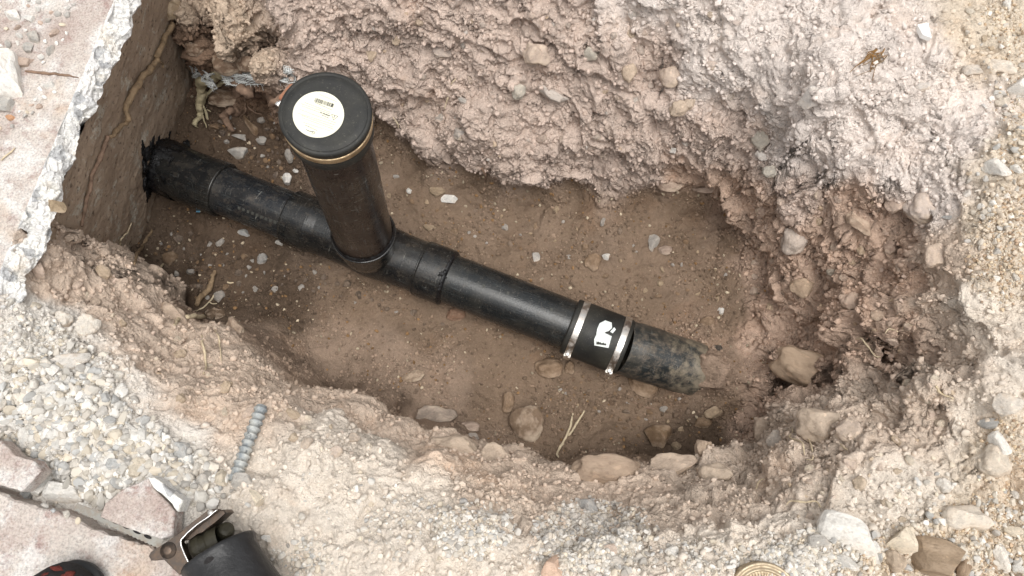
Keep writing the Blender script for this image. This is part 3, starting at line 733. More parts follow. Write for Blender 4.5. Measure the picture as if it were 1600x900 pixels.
lines = [((395, 270), (680, 398), .9), ((455, 130), (745, 255), .5), ((225, 270), (640, 430), .6), ((170, 290), (650, 462), .6), ((175, 325), (640, 500), .6), ((145, 385), (740, 610), .5),
         ((105, 445), (720, 640), .5), ((175, 485), (690, 675), .5), ((185, 525), (680, 705), .5), ((205, 600), (660, 745), .5), ((225, 640), (430, 735), .9), ((510, 480), (620, 530), 1.1), ((540, 455), (640, 500), 1.1), ((480, 430), (650, 490), 1.1)]
tl = []
for (a, b, wgt) in lines:
    a, b = lp(*a), lp(*b); x = 0; L = math.dist(a, b)
    while x < L:
        w = random.uniform(.0012, .0040); t0 = (x + w / 2) / L
        if t0 > 1: break
        tl.append((a[0] + (b[0] - a[0]) * t0, a[1] + (b[1] - a[1]) * t0, w, .00055 * (wgt + .3))); x += w + .0007
quad_list('small_print', tl, M_INK)
# warning triangle (point down in the photo) and the oval logo
def strip(name, pts, w, mat, closed=True, z=.00085):
    vs, F = [], []; n = len(pts)
    for i in range(n if closed else n - 1):
        a, b = Vector(pts[i]), Vector(pts[(i + 1) % n]); d = (b - a).normalized(); nn_ = Vector((-d.y, d.x)) * w / 2; k = len(vs)
        for p in (a - nn_, b - nn_, b + nn_, a + nn_): vs.append(tuple(LC + CD * z + uxx * p.x + uyy * p.y))
        F.append((k, k + 1, k + 2, k + 3))
    return mesh_obj(name, vs, F, mat, cap, smooth=False)
strip('warning_triangle', [lp(670, 465), lp(775, 500), lp(700, 562)], .0006, M_INK)
strip('exclamation_mark', [lp(722, 488), lp(706, 528)], .0008, M_INK, False)
strip('oval_logo', [lp(350 + 45 * math.cos(t), 770 + 22 * math.sin(t)) for t in np.linspace(-1.9, 1.9, 12)], .0007, M_INK, False)
strip('logo_script', [lp(*p) for p in ((245, 712), (262, 722), (268, 735), (285, 728), (295, 748), (315, 738), (325, 757), (345, 750), (352, 770), (370, 765))], .0007, M_INK, False)
# rubber coupling with two steel bands, on the run's right end
rc = lathe('rubber_coupling', MA, MD, steps((S['rb'] - .004, .0535), (S['rb'] - .004, .0575), (S['rb'] - .001, .0590), (S['rb'] + .006, .0592), (S['rb'] + .022, .0592), (S['rb'] + .03, .0600), (S['re'] - .028, .0600), (S['re'] - .022, .0592), (S['re'] - .004, .0590), (S['re'], .0575), (S['re'], .0530)), M_RUB, drain, seg=72)
ER = (at(1092, 580, ZA - .046) - MB).normalized()
def clamp(s_):
    b = lathe('steel_band', MA, MD, steps((s_, .0588), (s_, .0606), (s_ + .0012, .0609), (s_ + .0125, .0609), (s_ + .0137, .0606), (s_ + .0137, .0588)), M_STEEL, rc, seg=72)
    dn = (Vector((0, 0, 1)).cross(MD)).normalized()
    if dn.y > 0: dn = -dn
    a_ = math.radians(8)
    rad = (dn * math.cos(a_) + Vector((0, 0, 1)) * math.sin(a_)).normalized(); tan = MD.cross(rad).normalized()
    if tan.z < 0: tan = -tan
    c = MA + MD * (s_ + .0068) + rad * .0635
    box('screw_housing', c - tan * .004, MD, rad, tan, .0072, .0035, .009, M_STEEL, rc, .001)
    lathe('clamp_screw', c + tan * .004, tan, steps((0, .0001), (0, .0045), (.006, .0045), (.0072, .0036), (.0072, .0014), (.0062, .0012), (.0062, .0001)), M_SCREW, rc, seg=8, smooth=False)
clamp(S['rb'] + .0075); clamp(S['re'] - .0215)
M_STICK = plain('scuffed_white_sticker', sc(216, 222, 218), .55, .22, 260, .3, .0002)
# torn white sticker: its outline carried from the rays onto the rubber
def on_cyl(px, py, r_):
    d = ray(px, py).normalized(); o_ = CAMP - MA; dp = d - MD * d.dot(MD); op = o_ - MD * o_.dot(MD)
    a_, b_, c_ = dp.dot(dp), 2 * dp.dot(op), op.dot(op) - r_ * r_; t = (-b_ - math.sqrt(max(b_ * b_ - 4 * a_ * c_, 0))) / (2 * a_)
    return CAMP + d * t
def sticker(name, pts, lift, mat, parent, r_=.0600):
    P = []
    for i, p in enumerate(pts):
        q = pts[(i + 1) % len(pts)]
        for j in range(4): P.append((p[0] + (q[0] - p[0]) * j / 4, p[1] + (q[1] - p[1]) * j / 4))
    cx = sum(p[0] for p in P) / len(P); cy = sum(p[1] for p in P) / len(P); vs = []; n = len(P)
    for k in range(5):
        t = 1 - k / 5
        vs += [tuple(on_cyl(cx + (p[0] - cx) * t, cy + (p[1] - cy) * t, r_ + lift)) for p in P]
    vs.append(tuple(on_cyl(cx, cy, r_ + lift))); F = []
    for k in range(4):
        for i in range(n): F.append((k * n + i, k * n + (i + 1) % n, (k + 1) * n + (i + 1) % n, (k + 1) * n + i))
    F += [(4 * n + i, 4 * n + (i + 1) % n, 5 * n) for i in range(n)]
    return mesh_obj(name, vs, F, mat, parent)
g6 = lambda *p: [(860 + x / 6, 450 + y / 6) for x, y in p]
sticker('torn_sticker', g6((462, 330), (515, 303), (575, 325), (578, 375), (545, 405), (505, 400), (520, 440), (575, 450), (545, 562), (412, 538), (410, 480), (430, 440), (440, 380)), .0005, M_STICK, rc)
sticker('sticker_scrap', g6((560, 410), (598, 368), (614, 388), (585, 425)), .0006, M_STICK, rc)
sticker('sticker_print', g6((432, 500), (440, 522), (448, 500), (456, 524), (470, 506), (486, 530), (500, 512), (512, 534), (524, 520), (522, 538), (430, 528)), .0009, M_INK, rc)
# faint pale print on the first coupling
def mark(px, py, w, h, mat, par, r_=.0592):
    sticker('printed_mark', [(px - w, py - h * .8), (px + w, py - h), (px + w * .9, py + h), (px - w * 1.1, py + h * .9)], .0003, mat, par, r_)
for i in range(5): mark(308.5 + i * .25, 312 + i * 4.6, 3.0, 1.5, M_BLUE, c1, .0598)
# old pipe stub
old = lathe('old_pipe_end', MB - MD * .008, ER, [(s_, .0560) for s_ in np.linspace(0, .02, 3)] + [(s_, .0565 + .0012 * (s_ > .02)) for s_ in np.linspace(.03, (at(1090, 579, ZA - .046) - MB).length, 26)], M_OLD, drain, seg=80, jit=.0012)
Lo = (at(1090, 579, ZA - .046) - MB).length
lathe('broken_rim', MB - MD * .008, ER, [(Lo - .002, .0572), (Lo + .004, .0560), (Lo + .001, .0520), (Lo - .004, .050), (Lo - .03, .0495)], M_OLD, old, seg=80, jit=.009, seed=4)
# sealant smeared where the run leaves the wall
tarp = lathe('sealant_smear', MA, MD, [(-.035, .040), (-.024, .071), (-.016, .068), (-.006, .0655), (.01, .0610), (.03, .0600), (.048, .0598), (.06, .0590), (S['c1'] + .018, .0592)], M_TAR, drain, seg=110, jit=.0075, seed=9)
def blob(name, c, n, r, flat, mat, parent=None, seed=0, amp=.35, sub_=3, freq=None, elong=1.0, axis_=None):
    bm = bmesh.new(); bmesh.ops.create_icosphere(bm, subdivisions=sub_, radius=1)
    v = np.array([tuple(q.co) for q in bm.verts]); F = [tuple(q.index for q in f.verts) for f in bm.faces]; bm.free()
    v = v * (1 + amp * fbm(v * 1.6 + seed * 3.7, 4, 71))[:, None]
    n = Vector(n).normalized(); D_, U_, V_ = frame_of(n)
    if axis_ is not None:
        U_ = (Vector(axis_) - n * Vector(axis_).dot(n)).normalized(); V_ = n.cross(U_).normalized()
    w = np.array(c)[None] + r * (v[:, 0:1] * elong * np.array(U_) + v[:, 1:2] * np.array(V_) + v[:, 2:3] * flat * np.array(n))
    return mesh_obj(name, w, F, mat, parent)
for k_, (px, py, r_, e_) in enumerate([(228, 240, .012, 1.9), (222, 232, .007, 2.4), (226, 262, .014, 1.5), (228, 285, .016, 1.6), (230, 300, .010, 1.8), (258, 224, .010, 1.7), (264, 214, .006, 3.0), (246, 222, .011, 1.4), (236, 228, .012, 1.2), (288, 236, .010, 2.0), (234, 305, .006, 1.6)]):
    h, n_ = hit(px, py, .000); blob('sealant_blob', h, n_, r_, .35, M_TAR, drain, k_, .8, 3, elong=e_, axis_=(0.1, .5, .85))

gb = on_cyl(690, 428, .0604)
for dx, dy, rr in ((0, 0, .0050), (5, -3, .0036), (-4, 2, .0026), (6, 5, .0022)):
    g_ = on_cyl(690 + dx, 428 + dy, .0604); nrm_ = (g_ - MA) - MD * (g_ - MA).dot(MD); blob('glue_drip', g_, nrm_, rr, .5, M_TAR, wye, dx, .6, 3)
for k_, px in enumerate(range(372, 440, 7)):
    sticker('printed_mark', [(px, 322 + (px - 372) * .40), (px + 4, 323.6 + (px - 372) * .40), (px + 3, 328 + (px - 372) * .40), (px - 1, 326.4 + (px - 372) * .40)], .0002, M_INK, drain, .0532)
for px, py in ((756, 447), (794, 458), (862, 484)):
    sticker('printed_mark', [(px - 2, py - 3), (px + 2, py - 2), (px + 1.5, py + 3), (px - 2.5, py + 2)], .0002, M_INK, p2, .0532)
#@@PART3
# ------------------------------------------------------------------ rocks
RB0 = .02
def rock_mesh(name, seed, angular, sub_=3, mat=None):
    rg = random.Random(seed); bm = bmesh.new(); bmesh.ops.create_icosphere(bm, subdivisions=sub_, radius=1)
    v = np.array([tuple(q.co) for q in bm.verts]); F = [tuple(q.index for q in f.verts) for f in bm.faces]; bm.free()
    v *= np.array([rg.uniform(.85, 1.15), rg.uniform(.85, 1.15), 1])
    if angular:
        v *= 1.25
        for k in range(rg.randint(7, 10)):
            n = np.array([rg.gauss(0, 1) for _ in range(3)]); n /= np.linalg.norm(n); h = rg.uniform(.45, .85)
            dd = v @ n - h; v = v - np.maximum(dd, 0)[:, None] * n[None]
        v *= (1 + .05 * fbm(v * 2.6 + seed, 4, 73))[:, None]
    else:
        v *= 1.08
        for k in range(rg.randint(4, 8)):
            n = np.array([rg.gauss(0, 1) for _ in range(3)]); n /= np.linalg.norm(n); h = rg.uniform(.62, .95)
            dd = v @ n - h; v = v - (np.maximum(dd, 0) * .85)[:, None] * n[None]
        v *= (1 + .24 * fbm(v * 1.1 + seed, 3, 75) + .045 * fbm(v * 4 + seed, 4, 77))[:, None]
    me_ = bpy.data.meshes.new(name); me_.from_pydata([tuple(q * RB0) for q in v], [], F)
    me_.polygons.foreach_set('use_smooth', [not angular] * len(me_.polygons))
    me_.materials.append(mat); return me_
ANG = [rock_mesh('angular_chip', 100 + i, True, 3, M_CONC) for i in range(12)]
ANGS = [rock_mesh('small_chip', 130 + i, True, 2, M_STONE) for i in range(10)]
RND = [rock_mesh('round_stone', 200 + i, False, 4, M_STONE) for i in range(8)]
DST = [rock_mesh('dusty_stone', 230 + i, False, 4, M_DUSTY) for i in range(6)]
def put_rock(name, me_, pos, n, rx, ry, rz, ang, color, label, cat, group=None, xdir=None):
    o = bpy.data.objects.new(name, me_); col.objects.link(o)
    n = Vector(n).normalized(); X_ = xdir or Vector((math.cos(ang), math.sin(ang), 0)); X_ = (X_ - n * X_.dot(n)).normalized(); Y_ = n.cross(X_)
    m_ = Matrix((X_, Y_, n)).transposed()
    o.location = pos; o.rotation_euler = m_.to_euler(); o.scale = (rx / RB0, ry / RB0, rz / RB0)
    v = random.uniform(.92, 1.08); o.color = (color[0] * v, color[1] * v, color[2] * v, 1)
    return tag(o, label, cat, group)
def px2m(p, px): return px * (p - CAMP).dot(Vector((0, math.sin(TILT), -math.cos(TILT)))) / FPX
def stone(px, py, w, h, rot, kind, color, label, flat=.6, sink=.35, name='stone'):
    p, n = hit(px, py); vw = (CAMP - p).normalized(); n = (n * .35 + vw * .65).normalized(); a_r = math.radians(rot)
    xd = Vector((math.cos(a_r), 0, 0)) - Vector((0, math.cos(TILT), math.sin(TILT))) * math.sin(a_r)
    rx, ry = px2m(p, w / 2), px2m(p, h / 2); rz = min(rx, ry) * 1.0 * flat + .15 * max(rx, ry) * flat
    ls = local_soil(px, py)
    if ls is not None:
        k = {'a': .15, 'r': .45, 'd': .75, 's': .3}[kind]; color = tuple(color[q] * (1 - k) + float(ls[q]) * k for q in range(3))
    ml = {'a': ANG, 'r': RND, 'd': DST, 's': ANGS}[kind]
    return put_rock(name, random.choice(ml), p + n * rz * (1 - 2 * sink), n, rx, ry, rz, 0, color, label, 'stone', xdir=xd)
WHT, CRM, GRY, BLG, BRN, TAN, RDB, GRN, PNK = sc(218,215,209), sc(206,194,174), sc(172,168,162), sc(172,173,172), sc(132,108,84), sc(168,148,122), sc(128,92,72), sc(156,158,146), sc(186,166,152)
ST = [
 (683,299,26,14,10,'r',TAN,'flat tan oval pebble on the pit floor right of the riser'),
 (704,312,27,18,0,'a',WHT,'pale grey crusty lump on the floor beside the tan oval pebble'),
 (640,298,9,9,0,'a',WHT,'small white chip on the floor just right of the riser'),
 (622,276,11,8,0,'a',GRY,'small blue grey chip close to the riser below the far wall'),
 (672,356,22,9,15,'r',TAN,'thin tan flake on the floor above the right fitting collar'),
 (710,361,13,11,0,'r',BRN,'small round brown pebble above the pipe beside the wye collar'),
 (927,407,26,28,20,'r',BRN,'muddy brown stone half sunk in the middle of the pit floor'),
 (948,403,13,12,0,'a',WHT,'bright white chip beside the muddy brown stone on the floor'),
 (914,387,13,12,0,'r',BRN,'small brown pebble above the muddy brown floor stone'),
 (1020,380,20,22,60,'a',GRY,'grey four sided stone on the right part of the floor'),
 (1040,391,19,15,0,'r',PNK,'rounded pinkish pebble next to the grey four sided stone'),
 (836,402,14,18,0,'a',GRY,'dull grey chip on the floor above the black pipe middle'),
 (858,575,40,33,0,'r',BRN,'round brown cobble tucked under the pipe by the left steel band'),
 (890,573,16,20,0,'r',BRN,'small brown stone right of the round cobble below the left band'),
 (712,492,33,20,10,'r',RDB,'reddish brown stone under the lower side of the black pipe'),
 (793,630,22,32,0,'r',BRN,'upright brown stone alone on the near part of the floor'),
 (645,588,34,18,-20,'d',TAN,'dusty tan stone showing through silt left of the lone brown stone'),
 (735,667,26,18,0,'r',PNK,'pale rounded stone above the near rim boulders'),
 (738,684,22,14,0,'r',GRY,'greenish grey pebble wedged beside the near rim boulders'),
 (1032,686,42,38,5,'a',BRN,'dark square brown rock on the floor below the old pipe end'),
 (1112,645,34,20,-20,'r',TAN,'smooth tan stone, the upper of two near the right floor corner'),
 (1097,661,30,17,10,'r',BRN,'smooth brown stone just below the smooth tan stone'),
 (1099,702,24,34,10,'r',BRN,'upright muddy stone in the lowest right corner of the floor'),
 (1057,697,16,13,0,'r',TAN,'small pale pebble against the dark square rock'),
 (1123,545,14,13,0,'a',sc(46,46,46),'small black lump lying beyond the old pipe end'),
 (1127,488,13,12,0,'a',WHT,'white chip at the right edge of the floor'),
 (1005,600,44,38,30,'r',BRN,'muddy round rock beneath the old pipe end'),
 (1105,501,24,18,0,'r',BRN,'brown pebble pair stone on the floor above the old pipe end'),
 (300,425,15,11,0,'r',GRY,'small oval grey pebble on the dark floor left of the fitting'),
 (409,405,17,17,0,'r',BLG,'round blue grey pebble below the left pipe section'),
 (344,379,12,14,0,'s',GRY,'small pointed grey stone under the left pipe section'),
 (383,365,18,12,0,'a',BLG,'crumbly pale grey chip against the lower side of the left pipe'),
 (437,380,11,9,0,'a',WHT,'white chip touching the lower edge of the fitting collar'),
 (266,404,24,20,0,'r',BRN,'dull brown pebble on the dark floor near the foundation wall'),
 (343,464,18,17,0,'r',GRY,'dark grey pebble in the hollow by the thick floor root'),
 (366,512,26,36,-30,'d',BRN,'dusty oval stone on the near left bench below the floor'),
 (335,492,30,22,0,'d',BRN,'dusty flat stone on the near left bench beside the pale root'),
 (267,490,46,28,25,'d',BRN,'dusty brown rock at the foot of the left bank'),
 (375,240,30,18,0,'a',GRY,'flat grey stone above the left pipe below the recess'),
 (377,214,26,12,5,'a',GRY,'pale stone at the end of the dusty drooping root'),
 (408,188,13,11,0,'r',GRY,'small rounded pebble in the recess left of the cap'),
 (392,195,34,15,60,'a',BRN,'long wedge stone in the recess left of the cap'),
 (410,222,22,14,0,'a',GRY,'angular grey stone left of the riser above the pipe'),
 (452,243,15,22,0,'r',GRY,'rounded grey stone peeking out left of the riser'),
 (450,283,20,20,0,'a',WHT,'crusty white lump in the black smear left of the riser'),
 (463,268,12,8,0,'a',WHT,'small white crumb above the crusty white lump'),
 (346,152,44,26,0,'d',BRN,'large brown cobble held between the roots in the recess'),
 # right wall
 (1240,376,44,44,0,'r',GRY,'round grey cobble bedded in the right wall'),
 (1254,446,34,30,20,'r',TAN,'tan rounded stone below the grey cobble in the right wall'),
 (1299,425,13,12,0,'r',GRN,'small greenish pebble in the right wall'),
 (1262,574,130,60,14,'r',TAN,'big wedge shaped boulder sticking out at the foot of the right wall'),
 (1340,347,44,22,40,'d',TAN,'long dusty stone slanting in the upper right wall'),
 (1441,322,52,56,0,'d',PNK,'smooth dusty dome stone at the top edge of the right wall'),
 (1460,400,34,40,0,'d',PNK,'rounded reddish stone just below the smooth dome stone'),
 (1284,662,74,52,-10,'d',TAN,'large dusty boulder at the near right corner of the pit'),
 (1196,672,42,50,0,'d',BRN,'dusty brown boulder on the right wall foot beside the rim'),
 (1215,690,34,28,-30,'r',GRY,'blunt grey stone next to the large dusty corner boulder'),
 (1325,672,40,34,20,'d',PNK,'dusty pink stone right of the large corner boulder'),
 (1370,492,22,16,0,'d',TAN,'small tan stone midway up the right wall'),
 (1400,320,30,24,0,'d',PNK,'dusty knob left of the smooth dome stone'),
 (1330,470,36,30,20,'d',PNK,'rounded knob in the middle of the right wall'),
 (1191,215,36,36,0,'r',GRN,'greenish grey cobble where the far wall meets the right wall'),
 (1193,243,24,18,0,'r',WHT,'white oval pebble directly under the greenish cobble'),
 (1203,268,26,22,0,'r',GRN,'speckled green stone below the white oval pebble'),
 (1268,152,44,36,10,'a',sc(188,182,176),'square grey slab stone on the upper right slope'),
 (1110,296,58,12,-8,'r',PNK,'flat pinkish plate stone sticking out at the far wall foot'),
 (1046,287,40,24,0,'d',PNK,'dusty knob overhanging the far wall foot'),
 (810,143,24,24,0,'r',GRN,'round greenish pebble in the far wall'),
 (865,149,48,20,30,'r',GRY,'long grey stone slanting in the far wall'),
 (922,82,26,22,-20,'r',GRN,'greenish stone high in the far wall'),
 (1078,163,18,20,0,'r',TAN,'small pale pebble in a notch of the far wall'),
 (983,115,24,26,0,'r',TAN,'tan pebble in the far wall near its middle'),
 (1060,170,32,24,0,'r',TAN,'tan stone beside the pale pebble in the far wall'),
 (1054,236,13,12,0,'a',WHT,'white chip low in the far wall'),
 (1048,118,32,34,0,'d',TAN,'blunt tan stone high in the far wall right of the middle'),
 (725,160,26,10,25,'a',GRY,'thin grey shard in the far wall above the root sprig'),
 (655,35,15,13,0,'r',TAN,'small yellowish pebble high in the far wall'),
 (690,82,28,18,20,'d',GRY,'grey stone in the upper far wall'),
 (836,85,40,36,20,'d',TAN,'rounded clod stone in the upper far wall'),
 (268,14,40,34,0,'d',TAN,'tan boulder in the top left corner above the long root'),
 (352,98,44,32,0,'d',BRN,'purplish cobble in the roof of the recess'),
 (388,100,40,30,20,'d',BRN,'brown cobble in the recess right of the purplish one'),
 (306,75,30,22,0,'d',BRN,'brown clod stone at the left end of the recess'),
 # near rim
 (942,735,116,48,4,'r',BRN,'largest oval boulder bedded in the near rim'),
 (1050,730,62,36,0,'d',BRN,'low dusty boulder right of the largest rim boulder'),
 (1112,742,52,34,0,'d',TAN,'dusty rounded rock at the right end of the near rim'),
 (714,699,82,38,8,'d',TAN,'long dusty boulder in the middle of the near rim'),
 (772,716,42,36,30,'d',TAN,'blunt tan boulder beside the long dusty boulder'),
 (680,655,54,34,0,'d',GRY,'dusty pale rock above the long dusty boulder'),
 (822,660,50,60,0,'d',BRN,'silt covered boulder on the near floor beside the forked root'),
 # right surface
 (1338,838,84,66,25,'a',WHT,'large white broken concrete lump on the lower right ground'),
 (1408,848,44,44,0,'a',CRM,'triangular pale stone between the white lump and the brown rock'),
 (1358,856,28,26,0,'a',WHT,'small white chip at the foot of the large white lump'),
 (1374,872,18,14,0,'a',BLG,'little blue white chip under the small white chip'),
 (1398,876,34,32,0,'r',BRN,'brown cobble left of the big brown rock'),
 (1462,880,110,62,10,'a',sc(140,118,94),'big flat brown rock at the bottom right edge'),
 (1458,862,38,36,-30,'a',TAN,'tan brown rock behind the big flat brown rock'),
 (1508,886,22,40,15,'a',BRN,'upright brown stone right of the big flat brown rock'),
 (1286,848,34,32,0,'a',GRY,'grey stone left of the large white concrete lump'),
 (1322,880,30,24,0,'a',WHT,'pale stone under the large white concrete lump'),
 (1500,812,70,44,10,'d',WHT,'crusty white clod beside the lower right gravel'),
 (1562,868,24,40,-5,'r',WHT,'smooth white oblong stone in the lower right gravel'),
 (1583,832,40,18,20,'r',CRM,'cream flat stone near the lower right edge'),
 (1595,888,18,16,0,'a',WHT,'white chip in the extreme lower right corner'),
 (1476,758,26,22,0,'r',WHT,'white ring marked pebble on the right slope'),
 (1562,695,26,36,0,'a',WHT,'white crusty stone at the right edge above the gravel'),
 (1548,665,40,18,0,'a',BLG,'flat grey flake on the right bank'),
 (1572,632,36,34,0,'d',WHT,'knobbly white clod near the right edge'),
 (1550,720,54,50,0,'d',GRY,'dusty grey stone under the white crusty stone'),
 (1590,138,30,36,0,'a',WHT,'white blocky stone at the top right edge'),
 (1566,145,18,12,0,'a',WHT,'white chip left of the white blocky stone'),
 (1565,162,24,20,0,'r',CRM,'cream pebble under the white chip at the top right'),
 (1558,105,46,24,20,'d',WHT,'long pale stone in the top right slope'),
 (1515,110,30,18,0,'d',WHT,'low pale stone left of the long pale stone'),
 (1573,8,16,24,10,'a',WHT,'white shard near the top right corner'),
 (1558,265,32,30,0,'a',WHT,'white angular stone at the edge of the right gravel'),
 (1588,265,16,14,0,'a',WHT,'white pebble beside the white angular stone'),
 (1532,323,16,10,0,'a',WHT,'small white chip on the sandy right ground'),
 (1482,340,18,10,0,'a',BLG,'small grey chip by the smooth dome stone'),
 (1440,135,22,14,0,'d',WHT,'pale blunt stone on the upper right slope'),
 # bottom middle
 (866,884,40,34,0,'a',sc(196,164,142),'pinkish triangular stone at the bottom edge of the photo'),
 (963,879,24,24,0,'r',GRY,'grey rounded stone in the bottom gravel patch'),
 (921,798,34,28,20,'a',BLG,'blue grey stone at the top of the bottom gravel patch'),
 (954,858,26,18,0,'a',PNK,'pink flat stone above the grey rounded stone'),
 (957,846,15,18,0,'r',WHT,'white pebble above the pink flat stone'),
 (1053,868,22,24,0,'a',WHT,'bright white stone right of the bottom gravel patch'),
 (897,812,20,22,0,'r',WHT,'cream pebble left of the blue grey stone'),
 (417,840,16,14,0,'a',WHT,'white chip in the dust beside the rubber boot of the saw'),
 (386,752,32,32,0,'a',GRY,'round grey stone against the lower end of the rebar'),
 (350,747,24,28,0,'a',CRM,'pale stone left of the lower end of the rebar'),
 (323,747,26,26,0,'a',GRY,'grey stone two places left of the rebar end'),
 (401,778,34,24,40,'a',CRM,'cream stone below the rebar end'),
 # big pieces of the rubble heap
 (43,682,34,40,0,'a',WHT,'white angular lump above the broken tile at the left edge'),
 (112,770,56,40,10,'a',WHT,'large cracked white chunk below the rubble heap'),
 (62,762,34,40,20,'a',WHT,'white block touching the corner of the broken tile'),
 (40,776,18,24,0,'a',BLG,'small blue white chip on the slab joint'),
 (136,800,34,24,20,'a',WHT,'white flat chip in front of the square tile fragment'),
 (70,610,30,26,0,'a',WHT,'pale lump near the top of the rubble heap'),
 (50,635,38,26,-20,'a',WHT,'pale wedge above the left part of the rubble heap'),
 (188,728,30,30,0,'a',BLG,'blue grey stone near the square tile fragment'),
 (212,736,32,34,20,'a',CRM,'cream stone beside the blue grey stone'),
 (225,702,24,22,0,'r',GRY,'brownish rounded pebble in the rubble heap'),
 (208,705,22,20,0,'a',GRY,'dark grey chip left of the rounded pebble in the heap'),
 (287,712,40,32,20,'a',BLG,'dark blue grey lump at the right side of the heap'),
 (262,700,26,24,0,'a',GRY,'grey cube shaped lump at the right side of the heap'),
 (78,662,34,18,20,'a',GRY,'flat grey flake in the upper rubble'),
 (72,695,20,20,0,'r',GRY,'round grey pebble in the middle of the rubble'),
 (132,616,24,24,0,'a',CRM,'cream chunk in the upper rubble'),
 (108,566,50,26,-10,'d',WHT,'dusty white clod on the left bank'),
 (100,500,28,26,0,'d',CRM,'dusty rounded clod left of the little hole in the bank'),
 (136,512,30,36,0,'d',CRM,'dusty clod right of the little hole in the bank'),
 (60,420,22,30,0,'a',PNK,'pinkish chunk under the broken pavement edge'),
 (85,322,30,22,10,'a',TAN,'tan chunk jammed under the broken pavement edge'),
 # on the top-left slab
 (14,128,66,84,-20,'a',WHT,'largest white rubble block on the upper left slab'),
 (8,165,38,34,0,'a',GRY,'grey white block below the largest rubble block'),
 (36,98,34,20,5,'r',PNK,'smooth pinkish stone beside the largest rubble block'),
 (22,24,28,22,0,'a',WHT,'white stone in the top left corner of the slab'),
 (48,30,20,16,0,'a',WHT,'white stone beside the rust mark at the slab top'),
 (54,58,22,24,0,'a',GRY,'tan grey stone in the upper slab cluster'),
 (45,78,20,18,0,'a',GRY,'grey stone between the slab cluster and the pink stone'),
 (76,134,16,14,0,'a',WHT,'white chip right of the thin twig on the slab'),
 (17,184,15,9,0,'r',sc(196,150,116),'orange tan pebble below the grey white block'),
]
for t in ST: stone(*t)
# fill the heap and the slab with chips one could count: each is a thing, look-alikes share one label
placed = [(t[0], t[1], max(t[2], t[3]) / 2) for t in ST]
def inpoly(x, y, P):
    c = False; j = len(P) - 1
    for i in range(len(P)):
        if (P[i][1] > y) != (P[j][1] > y) and x < (P[j][0] - P[i][0]) * (y - P[i][1]) / (P[j][1] - P[i][1]) + P[i][0]: c = not c
        j = i
    return c
CH = []
def chips(poly, n, lo, hi, pal, label, group, avoid=.8, kinds=None, power=2.2, flat=.75, sink=.28, nm='stone_chip', soil=.35):
    rg = random.Random(len(placed)); made = 0; xs = [p[0] for p in poly]; ys = [p[1] for p in poly]
    for tr in range(n * 14):
        if made >= n: break
        x, y = rg.uniform(min(xs), max(xs)), rg.uniform(min(ys), max(ys))
        if not inpoly(x, y, poly): continue
        w = lo + (hi - lo) * rg.random() ** power
        if any((x - a) ** 2 + (y - b) ** 2 < ((r + w / 2) * avoid) ** 2 for a, b, r in placed): continue
        placed.append((x, y, w / 2)); made += 1
        CH.append((w, x, y, rg.choice(pal), rg.choice(kinds or ANGS), group, flat, sink, rg.uniform(.6, 1), rg.uniform(0, 6.3), (rg.uniform(-.3, .3), rg.uniform(-.3, .3)), soil))
PAL_R = [WHT, WHT, CRM, WHT, sc(206,200,190), sc(190,186,178), sc(206,198,184), GRY, sc(192,184,172), BLG]
heap = [(0,600),(60,560),(150,600),(220,650),(300,690),(345,720),(330,760),(280,770),(240,745),(200,765),(165,800),(120,815),(60,790),(75,735),(40,700),(0,685)]
chips(heap, 215, 8, 26, PAL_R, 'pale angular chip in the rubble heap beside the broken slab', 'rubble chips beside the broken slab', .78)
slabpoly = [(0,0),(120,0),(100,80),(75,110),(88,150),(40,190),(0,210)]
chips(slabpoly, 42, 7, 20, [WHT, WHT, GRY, CRM, PNK], 'white or grey chip scattered on the upper left slab', 'chips on the upper left slab', 1.0)
chips([(0,470),(90,480),(170,570),(230,640),(150,600),(60,560),(0,600)], 55, 7, 20, PAL_R, 'pale chip on the dusty bank above the rubble heap', 'chips on the left bank', 1.0, sink=.4)
chips([(880,790),(960,780),(1000,830),(1000,900),(850,900),(850,850)], 60, 7, 15, PAL_R, 'small pale pebble in the bottom centre gravel patch', 'pebbles of the bottom centre gravel patch', .85)
chips([(690,800),(770,800),(780,850),(740,870),(695,860)], 34, 7, 13, PAL_R, 'small pale pebble in the gravel patch left of bottom centre', 'pebbles of the left bottom gravel patch', .85)
chips([(1230,850),(1330,790),(1500,830),(1600,760),(1600,900),(1230,900)], 85, 7, 20, PAL_R + [TAN, TAN, BRN], 'small pale or brown pebble on the lower right ground', 'pebbles on the lower right ground', .95)
chips([(1500,0),(1600,0),(1600,470),(1520,470),(1500,300),(1540,200)], 60, 7, 17, PAL_R + [TAN, TAN], 'small pebble on the sandy right hand ground', 'pebbles on the sandy right ground', 1.0, sink=.4)
PAL_F = [BRN, BRN, TAN, GRY, sc(112,92,76), sc(128,112,98)]
chips([(600,260),(760,300),(1100,350),(1150,460),(1120,500),(900,440),(700,360),(610,330)], 75, 6, 14, PAL_F, 'small brown pebble on the pit floor beyond the pipe', 'pebbles on the floor beyond the pipe', 1.3, kinds=ANGS + RND[:4], sink=.4)
chips([(260,350),(440,400),(640,480),(720,520),(620,500),(460,450),(300,470),(230,400)], 70, 6, 15, [sc(96,84,74), sc(110,98,88), BRN, GRY, GRY], 'small pebble on the dark floor below the left pipe', 'pebbles on the dark floor', 1.2, kinds=ANGS + RND[:4], sink=.4)
chips([(820,560),(1000,600),(1090,630),(1130,660),(1100,710),(960,680),(860,600)], 60, 6, 14, PAL_F, 'small brown pebble on the floor in front of the old pipe end', 'pebbles in front of the old pipe end', 1.2, kinds=ANGS + RND[:4], sink=.4)
